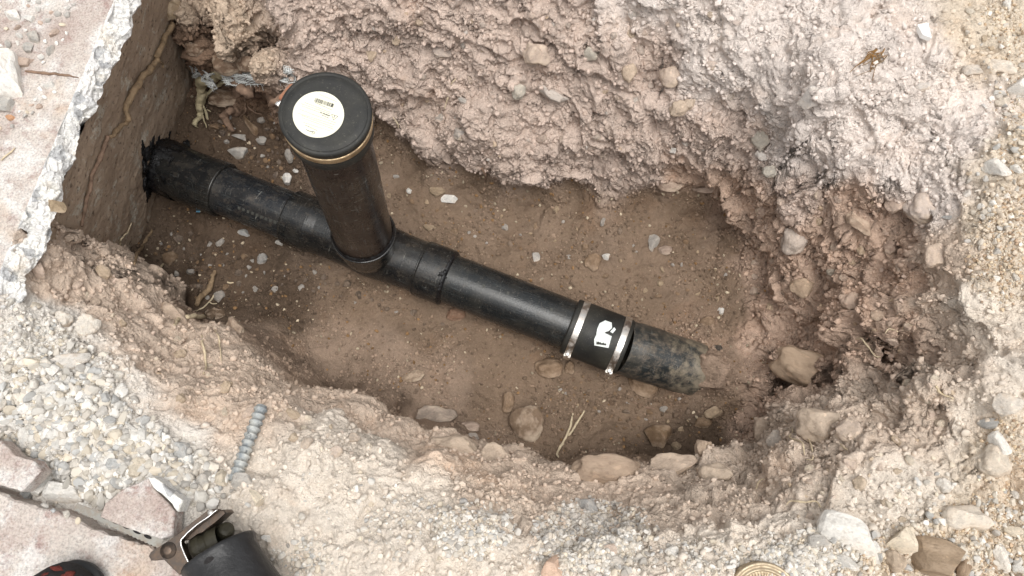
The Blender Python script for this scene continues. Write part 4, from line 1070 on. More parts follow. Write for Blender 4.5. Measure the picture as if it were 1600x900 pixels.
chips([(340,185),(440,170),(460,230),(440,280),(330,210)], 40, 6, 15, [GRY, BRN, sc(104,92,84), sc(120,108,98)], 'small dark stone in the recess behind the left pipe', 'stones behind the left pipe', 1.0, sink=.35)
chips([(480,20),(1150,20),(1180,260),(1080,290),(760,250),(560,130)], 90, 7, 20, [PNK, TAN, GRY, sc(160,148,138), sc(150,134,122)], 'small dusty stone embedded in the far earth wall', 'stones embedded in the far wall', 1.6, kinds=DST + RND[:3], sink=.5, power=2.5)
chips([(1180,280),(1460,330),(1420,560),(1290,560),(1190,600),(1170,400)], 70, 8, 24, [PNK, TAN, sc(150,132,120), sc(140,120,108)], 'small dusty stone embedded in the right earth wall', 'stones embedded in the right wall', 1.4, kinds=DST, sink=.45, power=2.0)
chips([(1200,700),(1500,560),(1500,760),(1250,830)], 45, 8, 24, [PNK, TAN, CRM], 'small dusty stone in the lower right bank', 'stones in the lower right bank', 1.4, kinds=DST, sink=.5, power=2.0)
chips([(100,360),(190,440),(420,630),(600,690),(560,720),(300,640),(120,470)], 60, 8, 26, [PNK, TAN, CRM, sc(178,160,144)], 'dusty clod on the left earth bank', 'clods on the left bank', 1.2, kinds=DST, sink=.45, power=1.8)
LM = [(t[0], t[1], t[7]) for t in ST] + [(510, 178, 'round black riser cap'), (400, 690, 'grey ribbed rebar'), (215, 800, 'square purple tile fragment'), (25, 725, 'pink grey broken tile'), (305, 850, 'dirty metal saw shoe'), (1194, 890, 'round ribbed metal lid'),
  (1443, 49, 'bright white tile shard'), (1365, 92, 'dry grass tuft'), (940, 515, 'white stickered rubber coupling'), (1090, 575, 'dusty old pipe end'), (685, 427, 'right fitting collar'), (245, 262, 'black sealant smear'), (295, 498, 'short cream root'), (888, 680, 'forked dry root'), (790, 480, 'shiny black pipe middle')]
CN = {WHT: 'white', CRM: 'cream', GRY: 'grey', BLG: 'blue grey', BRN: 'brown', TAN: 'tan', PNK: 'pinkish', GRN: 'greenish', RDB: 'reddish'}
def short(lb):
    w = lb.split(); cut = len(w)
    for i, q in enumerate(w):
        if i >= 2 and q in ('on','in','at','beside','right','left','above','below','under','near','bedded','lying','next','that','sticking','wedged','close','tucked','of','half','poking','hanging','overhanging','slanting','touching','against','held','beyond','where','directly','between','peeking','to','from','with','just','midway','high','low','and','jammed','scattered','through','showing','alone','beneath'): cut = i; break
    return ' '.join(w[:min(cut, 5)])
SEEN = set(); TINY = []
CH.sort(key=lambda c: -c[0]); NIND = 285; rest = []
for k_, (w, x, y, pc, km, grp, flat, sink, asp, rot_, tl_, soil) in enumerate(CH):
    p, nn_ = hit(x, y); nn_ = (nn_ + Vector((tl_[0], tl_[1], .6))).normalized(); r = px2m(p, w / 2); h = r * asp; pos = p + nn_ * h * flat * (1 - 2 * sink)
    ls = local_soil(x, y); cc = pc if ls is None else tuple(pc[q] * (1 - soil) + float(ls[q]) * soil for q in range(3))
    if k_ >= NIND:
        rest.append((pos, r, h, h * flat, cc)); continue
    sz = 'larger' if w > 19 else 'mid sized' if w > 14 else 'small'; sh_ = 'clod' if 'clod' in grp else ('rounded stone' if km not in ANGS else 'angular chip')
    if asp < .72: sh_ = 'long ' + sh_
    cn = CN.get(pc, 'pale' if sum(pc) > .9 else 'dull brown')
    for lx, ly, ll in sorted(LM, key=lambda q: (q[0] - x) ** 2 + (q[1] - y) ** 2)[:9]:
        dx, dy = x - lx, y - ly; ho_ = '' if abs(dx) < .4 * abs(dy) else ('right' if dx > 0 else 'left'); ve = '' if abs(dy) < .4 * abs(dx) else ('below' if dy > 0 else 'above')
        dist = 'close ' if math.hypot(dx, dy) < 30 else ''
        rel_ = (ve + (' and ' + ho_ + ' of' if ho_ else '')) if ve else ho_ + ' of'
        lab = f'{sz} {cn} {sh_} {dist}{rel_} the {short(ll)}'
        if len(lab.split()) <= 16 and lab not in SEEN: break
    SEEN.add(lab)
    put_rock('clod' if 'clod' in grp else ('pebble' if km not in ANGS else 'stone_chip'), km, pos, nn_, r, h, h * flat, rot_, cc, lab, 'clod' if 'clod' in grp else 'stone', grp)

# ------------------------------------------------------------------ tubes: roots, twigs
def catmull(P, k=8):
    P = [P[0] + (P[0] - P[1])] + list(P) + [P[-1] + (P[-1] - P[-2])]; out = []
    for i in range(1, len(P) - 2):
        for j in range(k):
            t = j / k; a, b, c, d = P[i - 1:i + 3]
            out.append(.5 * ((2 * b) + (c - a) * t + (2 * a - 5 * b + 4 * c - d) * t * t + (3 * b - a - 3 * c + d) * t ** 3))
    out.append(P[-2]); return out
def tube(name, P, R, mat, parent=None, seg=10, wob=.30, k=8, origin=None):
    Q = catmull([Vector(p) for p in P], k); n = len(Q); vs, F = [], []; U = None
    for i, q in enumerate(Q):
        T = (Q[min(i + 1, n - 1)] - Q[max(i - 1, 0)]).normalized()
        U = (U - T * U.dot(T)).normalized() if U else frame_of(T)[1]
        V_ = T.cross(U); r = float(np.interp(i / (n - 1), np.linspace(0, 1, len(R)), R))
        if i in (0, n - 1): r *= .55
        for j in range(seg):
            a = 2 * math.pi * j / seg; vs.append(q + (U * math.cos(a) + V_ * math.sin(a)) * r)
    vs = np.array([tuple(v) for v in vs]); c = np.repeat(np.array([tuple(q) for q in Q]), seg, 0)
    vs = c + (vs - c) * (1 + wob * fbm(vs * 90, 3, 81) + .6 * wob * fbm(c * 40, 2, 84))[:, None] + (np.stack([fbm(c * 55, 3, 83), fbm(c * 55, 3, 85), fbm(c * 55, 3, 86)], 1)) * max(R) * .75
    for i in range(n - 1):
        for j in range(seg): F.append((i * seg + j, i * seg + (j + 1) % seg, (i + 1) * seg + (j + 1) % seg, (i + 1) * seg + j))
    F.append(tuple(reversed(range(seg)))); F.append(tuple((n - 1) * seg + j for j in range(seg)))
    return mesh_obj(name, vs, F, mat, parent, origin=origin or (None if parent else tuple(Q[0])))
def hp_(pts, off):
    out = []
    for i, p in enumerate(pts):
        o_ = p[2] if len(p) > 2 else off
        out.append(hit(p[0], p[1], o_)[0])
    return out
def root(name, pts, R, mat, off, label, cat='root', branches=()):
    R = [q * .8 for q in R]
    o = tube(name, hp_(pts, off), R, mat); tag(o, label, cat)
    for bp, br, bo in branches: tube('branch', hp_(bp, bo), br, mat, o, seg=6)
    return o
root('root', [(264,32),(256,52),(243,76),(239,92),(222,112),(206,132),(197,152),(192,175),(187,194),(172,206),(164,212)], [.0065,.007,.0075,.0070,.006,.005], M_ROOT, .008,
     'long brown root running down the foundation wall', branches=[([(243,93),(248,97),(247,104)], [.003,.002], .008)])
root('root', [(164,210),(160,225),(150,250),(140,272),(133,300),(128,330),(125,352)], [.0055,.005,.0042,.0035], M_ROOTD, .0045, 'thin dark root end trailing down the wall below the long brown root')
root('root', [(346,100,.02),(340,108,.03),(332,122,.03),(324,138,.035),(321,160,.03),(319,178,.02),(312,190,.008),(308,198,.004)], [.015,.0150,.0125,.0100,.0095,.0070], M_ROOTP, .02,
     'pale peeled root stub hanging at the left of the recess', branches=[([(340,120,.03),(334,140,.03),(328,165,.02),(325,188,.01)], [.005,.004,.003], .02), ([(318,178,.01),(324,192,.01),(327,200,.008)], [.002,.001], .01), ([(326,175,.02),(336,173,.02)], [.0016,.001], .02)])
root('root', [(376,142,.025),(366,156,.025),(356,168,.02),(354,180,.015),(358,192,.01),(366,208,.006)], [.014,.0130,.0110,.010,.007], M_ROOTD, .015, 'dusty drooping root right of the pale peeled stub')
root('root', [(382,133,.02),(392,140,.03),(402,148,.03),(415,154,.03),(430,155,.03),(446,150,.03)], [.013,.0120,.011,.010,.010], M_ROOTD, .02, 'purplish root passing behind the cap clamp')
root('rootlet', [(388,148),(386,160),(384,172),(376,184)], [.0022,.0016,.0012], M_ROOTD, .006, 'thin rootlet hanging between the recess roots')
root('rootlet', [(390,165),(400,172),(412,178)], [.0022,.0014], M_ROOTD, .006, 'thin rootlet slanting right in the recess')
root('root', [(338,421),(334,434),(330,446),(320,458),(310,467),(303,474)], [.0045,.006,.0075,.008,.007], M_ROOT, .006, 'thick bent root poking from the dark floor, pale at its tip')
root('root', [(270,510),(278,501),(286,497),(298,498),(318,498)], [.0035,.0052,.006,.0055], M_TWIG, .005, 'short thick cream root lying on the left bank')
root('rootlet', [(336,460),(328,470),(318,480),(305,485),(292,486)], [.0018,.0022,.002,.0014], M_TWIG, .004, 'forked pale rootlet on the floor below the thick bent root', branches=[([(326,472),(332,476),(340,475)], [.0014,.0008], .003)])
root('rootlet', [(317,526),(315,540),(319,556),(319,572),(318,588)], [.002,.003,.003,.002], M_TWIG, .004, 'upright straw coloured rootlet on the left bank')
root('rootlet', [(334,512),(340,526),(343,540),(343,552),(345,566)], [.0014,.0018,.0016,.001], M_TWIG, .003, 'hair thin rootlet right of the straw coloured one')
root('rootlet', [(202,348),(196,362),(187,372),(184,384),(181,398)], [.0014,.0024,.0022,.0014], M_TWIG, .004, 'pale wiggly rootlet at the foot of the foundation wall')
root('root', [(239,361),(230,374),(220,388),(212,400),(206,414)], [.003,.0042,.004,.0025], M_ROOT, .005, 'brown root on the floor beside the foundation wall')
root('rootlet', [(268,397),(260,406),(256,414),(246,424)], [.0028,.003,.002], M_TWIG, .004, 'short pale hooked rootlet near the dull brown pebble')
root('rootlet', [(895,643),(893,658),(888,678),(878,696),(870,712),(872,718)], [.0022,.003,.0032,.003,.002], M_TWIG, .005, 'forked dry root lying on the near floor', branches=[([(913,640),(905,656),(896,670),(888,682)], [.0018,.0024,.0022], .004)])
root('rootlet', [(988,626),(998,634),(1010,638),(1022,638)], [.0016,.0024,.0018], M_ROOTD, .003, 'thin dark rootlet below the old pipe end')
root('rootlet', [(713,120),(706,130),(702,142),(699,155),(696,168)], [.001,.0016,.0016,.001], M_TWIG, .006, 'curved hair root hanging on the far wall')
root('root', [(752,258),(757,268),(761,278)], [.004,.0035,.002], M_ROOTD, .008, 'short brown root stub at the foot of the far wall')
root('rootlet', [(616,182),(622,190),(626,200)], [.001,.0018,.001], M_TWIG, .006, 'tiny rootlet right of the cap')
root('rootlet', [(1340,526),(1350,529),(1360,540),(1368,552),(1374,558)], [.0012,.0018,.0016,.001], M_TWIG, .006, 'pale rootlet in the right wall above the dark pocket')
root('rootlet', [(1386,520),(1392,514),(1404,514),(1414,510),(1424,504)], [.0012,.0018,.0016,.0008], M_TWIG, .006, 'pale rootlet highest in the right wall')
root('rootlet', [(1241,658),(1243,672),(1240,686),(1250,698),(1262,708)], [.0012,.0016,.0016,.001], M_TWIG, .008, 'curling rootlet over the large corner boulder')
root('rootlet', [(1276,680),(1268,688),(1274,700),(1272,714),(1264,722)], [.001,.0016,.0014,.001], M_TWIG, .006, 'second curling rootlet just right of the first')
root('rootlet', [(1228,792),(1240,784),(1252,784),(1272,788),(1285,796)], [.001,.0018,.0016,.001], M_TWIG, .006, 'wavy rootlet on the ground above the lower right gravel')
root('rootlet', [(1182,768),(1188,756),(1198,750)], [.001,.0018,.001], M_TWIG, .006, 'tiny pale rootlet at the right end of the near rim')
root('rootlet', [(1460,602),(1474,612),(1490,620)], [.002,.0024,.0014], M_TWIG, .005, 'straw piece on the right bank')
root('rootlet', [(1318,694),(1322,702),(1328,706)], [.001,.0016,.001], M_TWIG, .005, 'tiny rootlet on the bank right of the corner boulder')
root('twig', [(40,111),(62,114),(86,116),(108,119),(124,122)], [.0022,.003,.0026,.001], M_ROOTD, .001, 'thin dark twig lying across the upper left slab', 'twig')
root('twig', [(3,251),(12,244),(20,238),(25,232)], [.0014,.0022,.001], M_TWIG, .002, 'short cream twig at the left edge of the slab', 'twig')
for x, y, a_, lb in ((355,441,0,'tiny white stick on the dark floor right of the bent root'),(868,74,0,None)):
    if lb: root('twig', [(x, y), (x + 5, y + 1), (x + 10, y + 1)], [.002, .0024, .002], M_TWIG, .002, lb, 'twig')
# dry grass tuft on the upper right slope
tuft = empty('grass_tuft', hit(1365, 95)[0], 'tuft of dry brown grass roots on the upper right slope', 'dry grass')
rg = random.Random(5)
for i in range(16):
    x, y = 1372 + rg.uniform(-14, 14), 84 + rg.uniform(-8, 10); a = math.radians(rg.gauss(142, 22)); L = rg.uniform(14, 46)
    P = [(x + math.cos(a) * L * t + rg.uniform(-2, 2), y + math.sin(a) * L * t + rg.uniform(-2, 2), .003 + .010 * math.sin(math.pi * t) * rg.random()) for t in (0, .33, .66, 1)]
    tube('dry_stem', hp_(P, .004), [.0010, .0009, .0004], M_STRAW if i % 3 else M_ROOT, tuft, seg=5, k=5)
# ------------------------------------------------------------------ torn mesh cloth
def cloth(px0, py0, px1, py1, wpx, nu, nv, label, seed):
    o = empty('mesh_cloth', hit(px0, py0, .02)[0], label, 'mesh cloth')
    A_, B_ = hit(px0, py0, .022)[0], hit(px1, py1, .022)[0]; d = B_ - A_
    side = (at_depth(px0, py0 + wpx, (A_ - CAMP).length * .95) - at_depth(px0, py0, (A_ - CAMP).length * .95)); side = side - d * (side.dot(d) / d.dot(d))
    nn_ = d.cross(side).normalized()
    if nn_.dot(CAMP - A_) < 0: nn_ = -nn_
    rg = random.Random(seed)
    def S_(u, v):
        p = np.array([[u * 5 + seed, v * 2, .3]]); w = fbm(p * 1.3, 3, 91)[0]
        return A_ + d * (u + .03 * w) + side * (v + .25 * fbm(p * .9, 2, 92)[0]) + nn_ * (.016 * w - .012 * v * v)
    vs, F = [], []
    def ribbon(pts, w):
        k = len(vs)
        for i, p in enumerate(pts):
            t = (pts[min(i + 1, len(pts) - 1)] - pts[max(i - 1, 0)]).normalized(); b = nn_.cross(t) * w
            vs.extend([tuple(p - b), tuple(p + b), tuple(p + nn_ * w)])
        for i in range(len(pts) - 1):
            a = k + i * 3
            F.extend([(a, a + 2, a + 5, a + 3), (a + 2, a + 1, a + 4, a + 5)])
    for i in range(nu):
        u = i / (nu - 1); a, b = rg.uniform(-.12, .08), rg.uniform(.85, 1.3)
        ribbon([S_(u + rg.uniform(-.004, .004), a + (b - a) * t) for t in np.linspace(0, 1, 9)], .0007)
    warp_ = mesh_obj('cross_threads', vs, F, M_CLOTH, o); vs, F = [], []
    for j in range(nv):
        v = j / (nv - 1); a, b = rg.uniform(-.05, .05), rg.uniform(.9, 1.06)
        ribbon([S_(a + (b - a) * t, v + rg.uniform(-.01, .01)) for t in np.linspace(0, 1, 30)], .0007)
    mesh_obj('long_threads', vs, F, M_CLOTH, o)
    vs, F = [], []
    for j in range(7):
        for i in range(25):
            vs.append(tuple(S_(i / 24, .05 + j / 6 * .8) - nn_ * .0018))
    for j in range(6):
        for i in range(24):
            if rg.random() < .93: a = j * 25 + i; F.append((a, a + 1, a + 26, a + 25))
    mesh_obj('backing', vs, F, M_CLOTHD, o)
M_CLOTHD = plain('dirty_cloth', sc(150, 150, 148), .9, .5, 200)
cloth(358, 108, 442, 114, 18, 44, 11, 'torn strip of grey plastic mesh between the recess roots and the cap', 1)
cloth(288, 98, 326, 100, 22, 20, 12, 'crumpled grey mesh scrap on the wall left of the pale root stub', 4)
# ------------------------------------------------------------------ rebar
ra, rb_ = hit(413, 636)[0], hit(366, 752)[0]; ra = ra + Vector((0, 0, .012)); rb_ = rb_ + Vector((0, 0, .001))
rD = (rb_ - ra).normalized(); rL = (rb_ - ra).length; prof = [(0, .0002), (0, .0078), (.0006, .0084)]
s_ = .004
while s_ < rL:
    prof += [(s_, .0080), (s_ + .0012, .0104), (s_ + .0030, .0104), (s_ + .0042, .0080)]; s_ += .0112
prof += [(rL, .0080), (rL, .0002)]
rebar = lathe('rebar', ra, rD, prof, M_REBAR, None, seg=24, jit=.0008); tag(rebar, 'short bar of grey ribbed rebar lying on the near bank', 'rebar')
# longitudinal seam of the bar
D_, U_, V_ = frame_of(rD)
sideb = (V_ if V_.z > U_.z else U_)
# ------------------------------------------------------------------ tile pieces and shards
t1 = prism('broken_tile', P2([(-60,676),(2,690),(12,700),(24,713),(54,720),(64,736),(50,752),(33,768),(-60,738)], .03), .004, .03, M_SLAB, jag=.0012, bevel=.0015, seed=3)
tag(t1, 'broken piece of smooth pink grey tile at the left edge of the rubble', 'tile')
t2e = empty('broken_tile', at(215, 800, .01), 'square dusty purple tile fragment with a chipped white edge near the saw', 'tile')
prism('tile_body', P2([(157,808),(164,786),(190,765),(232,747),(240,764),(262,786),(273,800),(270,836),(252,842),(205,828)], .03), .002, .030, M_TILE if 'M_TILE' in globals() else M_SLAB, t2e, jag=.0010, bevel=.0015, seed=5)
prism('chipped_edge', P2([(229,745),(241,745),(262,764),(285,782),(277,800),(270,788),(250,770),(238,762)], .033), .004, .0318, M_BRK, t2e, jag=.0012, bevel=.002, seed=7)
p, n_ = hit(1443, 49, .006)
sh = prism('tile_shard', [tuple(p + (at(*q, p.z) - at(1443, 49, p.z)))[:2] for q in ((1431,40),(1448,37),(1453,61),(1439,56))], p.z - .006, p.z + .004, M_WHITE, jag=.0004, bevel=.0006)
tag(sh, 'bright white flat tile shard on the upper right slope', 'tile shard')
# ------------------------------------------------------------------ reciprocating saw at the bottom left
Q5 = lambda *p: [(220 + x / 5, 720 + y / 5) for x, y in p]
saw = empty('power_saw', at(300, 880, .02), 'dirty electric saw with folded metal shoe and black rubber nose at the bottom', 'power saw')
shoe = prism('shoe', P2(Q5((60,742),(72,716),(190,640),(300,560),(520,386),(560,378),(600,378),(590,392),(470,480),(340,590),(310,640),(322,665),(350,740),(384,815),(345,860),(300,892),(180,775),(80,782)), .075), .062, .075, M_SAW, saw, jag=.0004, bevel=.0012)
prism('shoe_flange', P2(Q5((540,408),(600,384),(648,384),(668,408),(560,500),(480,566),(440,575),(380,620),(330,628),(360,580),(470,480)), .060), .030, .060, M_SAW, saw, jag=.0004, bevel=.0015)
prism('shoe_side', P2(Q5((318,650),(420,640),(440,700),(470,770),(400,830),(384,815)), .050), .012, .050, M_OLIVE, saw, jag=.0004, bevel=.0015)
e1 = catmull([at(*q, .0765) for q in Q5((600,384),(520,440),(400,530),(330,600),(312,640),(330,700),(384,812))], 6)
tube('worn_bright_edge', [tuple(q) for q in e1[::3]], [.0011] * 3, M_SCREW, saw, seg=6, wob=.02, k=3)
pv = at(220 + 215 / 5, 720 + 700 / 5, .075)
lathe('pivot_rivet', pv, Vector((0, 0, 1)), steps((0, .0105), (.0015, .0100), (.0016, .0065), (.0030, .0060), (.0036, .0040), (.0036, .0002)), M_SAW, saw, seg=32)
tq = at(220 + 545 / 5, 720 + 405 / 5, .075)
lathe('rivet', tq, Vector((0, 0, 1)), steps((0, .004), (.0016, .0036), (.002, .0002)), M_STEEL, saw, seg=20)
pa, pb = at(220 + 430 / 5, 720 + 700 / 5, .042), at(220 + 640 / 5, 720 + 600 / 5, .046)
lathe('plunger_housing', pa, pb - pa, steps((0, .0002), (0, .017), (.004, .019), (.012, .019), (.013, .016), (.022, .016), (.023, .018), ((pb - pa).length, .018)), M_OLIVE, saw, seg=36)
bl = at(352, 832, .03)
lathe('release_knob', bl, Vector((.3, .4, .6)), steps((-.02, .011), (.004, .0115), (.010, .0100), (.0125, .006), (.013, .0002)), M_OLIVE, saw, seg=28)
rim_a, rim_b = at(282, 897, .075), at(389, 824, .055); rc_ = (rim_a + rim_b) / 2; rr_ = (rim_b - rim_a).length / 2
bD = Vector((.50, -.80, .05)).normalized(); bprof = [(.004, rr_ * .86), (.001, rr_ * .93), (0, rr_ * .97), (.002, rr_ * 1.02), (.006, rr_ * 1.04), (.010, rr_ * 1.0), (.014, rr_ * .985), (.03, rr_ * 1.02), (.06, rr_ * 1.12), (.09, rr_ * 1.2), (.094, rr_ * 1.25), (.1, rr_ * 1.25), (.104, rr_ * 1.2), (.16, rr_ * 1.22), (.3, rr_ * 1.1), (.3, .001)]
vs, F, uv = lathe_data(rc_ + Vector((0, 0, -.006)), bD, bprof, 72, .002, 5)
vs[:, 2] = rc_.z - .006 + (vs[:, 2] - rc_.z + .006) * .86
mesh_obj('rubber_nose', vs, F, M_BOOTR, saw, uv=uv)
bi = lathe('inner_sleeve', rc_ + bD * .004 + Vector((0, 0, -.006)), bD, [(0, rr_ * .86), (.03, rr_ * .8), (.035, .0005)], M_BLACKC, saw, seg=48)
for (a, b, c) in (((815, 560), (700, 690), (640, 840)), ((880, 640), (800, 740), (760, 880))):
    pass
# blade from the shoe, lying in the slab joint
b0_, b1_ = at(252, 851, .028), at(118, 790, .022); bd_ = (b1_ - b0_).normalized(); bs = Vector((-bd_.y, bd_.x, 0)).normalized()
if bs.y < 0: bs = -bs
pts, n = [], 44; L_ = (b1_ - b0_).length
up_ = [b0_ + bd_ * (L_ * i / n) + bs * (.0065 - .003 * (i / n) ** 3) for i in range(n + 1)]
lo_ = [b0_ + bd_ * (L_ * i / n) - bs * (.0050 + (.0013 if i % 2 else 0)) for i in range(n + 1)]
vs = [tuple(p) for p in up_ + lo_] + [tuple(p - Vector((0, 0, .0012))) for p in up_ + lo_]; m_ = n + 1; F = []
for i in range(n):
    F += [(i, m_ + i, m_ + i + 1, i + 1), (2 * m_ + i, 2 * m_ + i + 1, 3 * m_ + i + 1, 3 * m_ + i), (m_ + i, 3 * m_ + i, 3 * m_ + i + 1, m_ + i + 1), (i, i + 1, 2 * m_ + i + 1, 2 * m_ + i)]
blade = mesh_obj('blade', vs, F, M_STEELD if 'M_STEELD' in globals() else M_SAW, saw, smooth=False)
for i in range(5):
    c_ = b0_ + bd_ * (.022 + i * .017) + Vector((0, 0, .0004)) + bs * .002
    disc_v = [tuple(c_ + bd_ * .006 * math.cos(t) + bs * .0022 * math.sin(t)) for t in np.linspace(0, 2 * math.pi, 15)[:-1]]
    mesh_obj('blade_slot', disc_v, [tuple(range(14))], M_BLACKC, blade, smooth=False)
# ------------------------------------------------------------------ boot toe at the bottom edge
toe = empty('work_boot', at(90, 925, .02), 'toe of a dark boot with red marks at the bottom edge of the slab', 'boot')
tc = at(92, 925, .055); ax_ = (at(132, 900, .055) - at(52, 918, .055)).normalized()
b_ = blob('toe_cap', tc, (0, 0, 1), .034, .95, M_BLACKC, toe, 3, .12, 4, elong=1.28, axis_=ax_)
blob('sole', tc - Vector((0, 0, .026)), (0, 0, 1), .036, .35, M_BOOTR, toe, 5, .05, 4, elong=1.28, axis_=ax_)
for (px, py, rr, el) in ((89, 888, .0040, 1.9), (108, 898, .0045, 1.4), (70, 897, .0026, 1.6)):
    r_ = ray(px, py); bvh_t = BVHTree.FromPolygons([tuple(v.co + world_loc(b_)) for v in b_.data.vertices], [tuple(p.vertices) for p in b_.data.polygons]); h = bvh_t.ray_cast(CAMP, r_.normalized())
    if h[0]: blob('red_mark', h[0], h[1], rr, .16, M_RED, toe, px, .6, 3, elong=el, axis_=ax_)
# ------------------------------------------------------------------ ribbed metal lid at the bottom edge
lc = at(1194, 938, .012); lid = empty('metal_lid', lc - Vector((0, 0, .01)), 'round tan metal lid with a ribbed centre at the bottom edge', 'lid')
UPV = Vector((0, 0, 1)); LRr = .0490
lathe('rim', lc, UPV, steps((-.012, LRr), (.002, LRr), (.004, LRr - .0012), (.004, LRr - .0040), (.0022, LRr - .0052), (.0022, LRr - .0078), (.0042, LRr - .0092), (.0042, LRr - .0112), (.001, LRr - .0125)), M_LIDM, lid, seg=96)
vs, F = [], []; ns_ = 216
for j, (r_, z_) in enumerate(((LRr - .0125, .001), (LRr - .016, .0006), (.014, .0006), (.012, .0012), (.0003, .0012))):
    for i in range(ns_):
        a = 2 * math.pi * i / ns_; zz = z_ + (.0009 * (1 if (i // 2) % 2 else -1) if 0 < j < 3 else 0)
        vs.append(tuple(lc + Vector((math.cos(a) * r_, math.sin(a) * r_, zz))))
for j in range(4):
    for i in range(ns_): F.append((j * ns_ + i, j * ns_ + (i + 1) % ns_, (j + 1) * ns_ + (i + 1) % ns_, (j + 1) * ns_ + i))
mesh_obj('ribbed_centre', vs, F, M_LIDM, lid, smooth=False)

# ------------------------------------------------------------------ grit and crumbs: geometry-node scatter on the earth (stuff)
lib = bpy.data.collections.new('grit_shapes')
for i in range(7):
    rg = random.Random(900 + i); bm = bmesh.new(); bmesh.ops.create_icosphere(bm, subdivisions=1 if i < 5 else 2, radius=1)
    for v in bm.verts: v.co *= rg.uniform(.72, 1.15); v.co.z *= .75; v.co.x *= 1.15
    gm = bpy.data.meshes.new('grit_shape'); bm.to_mesh(gm); bm.free(); gm.materials.append(M_CRUMB)
    if i >= 4: gm.polygons.foreach_set('use_smooth', [True] * len(gm.polygons))
    lib.objects.link(bpy.data.objects.new('grit_shape', gm))
GNG = bpy.data.node_groups.new('scatter_grit', 'GeometryNodeTree')
GNG.interface.new_socket('Geometry', in_out='INPUT', socket_type='NodeSocketGeometry'); GNG.interface.new_socket('Geometry', in_out='OUTPUT', socket_type='NodeSocketGeometry')
gn = GNG.nodes.new; gi_ = gn('NodeGroupInput'); go_ = gn('NodeGroupOutput'); iop = gn('GeometryNodeInstanceOnPoints'); ci = gn('GeometryNodeCollectionInfo')
ci.inputs['Collection'].default_value = lib; ci.inputs['Separate Children'].default_value = True; ci.inputs['Reset Children'].default_value = True
iop.inputs['Pick Instance'].default_value = True
def nat(nm, ty):
    x = gn('GeometryNodeInputNamedAttribute'); x.data_type = ty; x.inputs['Name'].default_value = nm; return x.outputs['Attribute']
GL = GNG.links.new
GL(gi_.outputs[0], iop.inputs['Points']); GL(ci.outputs[0], iop.inputs['Instance']); GL(nat('pick', 'INT'), iop.inputs['Instance Index'])
GL(nat('rot', 'FLOAT_VECTOR'), iop.inputs['Rotation']); GL(nat('size', 'FLOAT_VECTOR'), iop.inputs['Scale']); GL(iop.outputs[0], go_.inputs[0])
ANGL = bpy.data.collections.new('chip_shapes')
for i in range(7):
    cm = rock_mesh('chip_shape', 400 + i, True, 2, M_CRUMB); 
    for v in cm.vertices: v.co /= RB0
    ANGL.objects.link(bpy.data.objects.new('chip_shape', cm))
GNG2 = GNG.copy()
for x in GNG2.nodes:
    if x.bl_idname == 'GeometryNodeCollectionInfo': x.inputs['Collection'].default_value = ANGL
def scatter(name, idx, rad, tint, lift, label, P=None, G=None):
    n = len(rad) if P is not None else len(idx)
    if P is None: P = PF[idx] + N[idx] * (rad * lift)[:, None] + RNG.normal(size=(n, 3)) * .0006
    m_ = bpy.data.meshes.new(name); m_.vertices.add(n); m_.vertices.foreach_set('co', P.astype(np.float32).ravel())
    def A3(nm, ty, arr, key):
        a = m_.attributes.new(nm, ty, 'POINT'); a.data.foreach_set(key, np.ascontiguousarray(arr).ravel())
    A3('pick', 'INT', RNG.integers(0, 7, n).astype(np.int32), 'value')
    A3('rot', 'FLOAT_VECTOR', (RNG.random((n, 3)) * 6.28).astype(np.float32), 'vector')
    A3('size', 'FLOAT_VECTOR', (rad[:, None] * RNG.uniform(.75, 1.25, (n, 3))).astype(np.float32), 'vector')
    A3('tint', 'FLOAT_COLOR', np.concatenate([tint, np.ones((n, 1))], 1).astype(np.float32), 'color')
    o = bpy.data.objects.new(name, m_); col.objects.link(o); md = o.modifiers.new('scatter', 'NODES'); md.node_group = G or GNG
    tag(o, label, kind='stuff'); return o
vis = (np.abs(X) < .84) & (Y > -.17) & (Y < 1.0) & ~hide
rel = PF - np.array(CAMP); sT, cT = math.sin(TILT), math.cos(TILT)
dpt = rel[:, 1] * sT - rel[:, 2] * cT; PXv = 800 + FPX * rel[:, 0] / dpt; PYv = 450 - FPX * (rel[:, 1] * cT + rel[:, 2] * sT) / dpt
vis &= (PXv > -30) & (PXv < 1630) & (PYv > -30) & (PYv < 930)
under_s2 = (PYv > 752 + .38 * PXv - 6) & (PXv < 330) & (PYv > 740)
floor_m = vis & (Z < -.44); wall_m = vis & (Z >= -.44) & (N[:, 2] < .9)
area = cell / cell.max()
def choose(mask, n, w=None):
    i = np.nonzero(mask)[0]; p = (area[i] if w is None else w[i] * area[i]); p = p / p.sum()
    return RNG.choice(i, size=n, p=p)
def rads(n, lo, hi, pw): return lo + (hi - lo) * RNG.random(n) ** pw
clump = np.clip(.6 + 1.1 * fbm(P3 * 13, 3, 140), .12, 2)
jv = lambda n, a, b: RNG.uniform(a, b, (n, 1))
# damp floor grit: mostly the earth's own colour, with pale grains
n = 52000; i = choose(floor_m, n, clump); tn = rz[i, :3] * jv(n, .65, 1.5)
pale = RNG.random(n) < .045; tn[pale] = np.array(sc(196, 180, 156)) * jv(pale.sum(), .5, 1.1); ora = RNG.random(n) < .05; tn[ora] = np.array(sc(142, 112, 80)) * jv(ora.sum(), .6, 1.1)
scatter('floor_grit', i, rads(n, .0006, .0044, 7), tn, .3, 'brown grit and pale grains covering the pit floor')
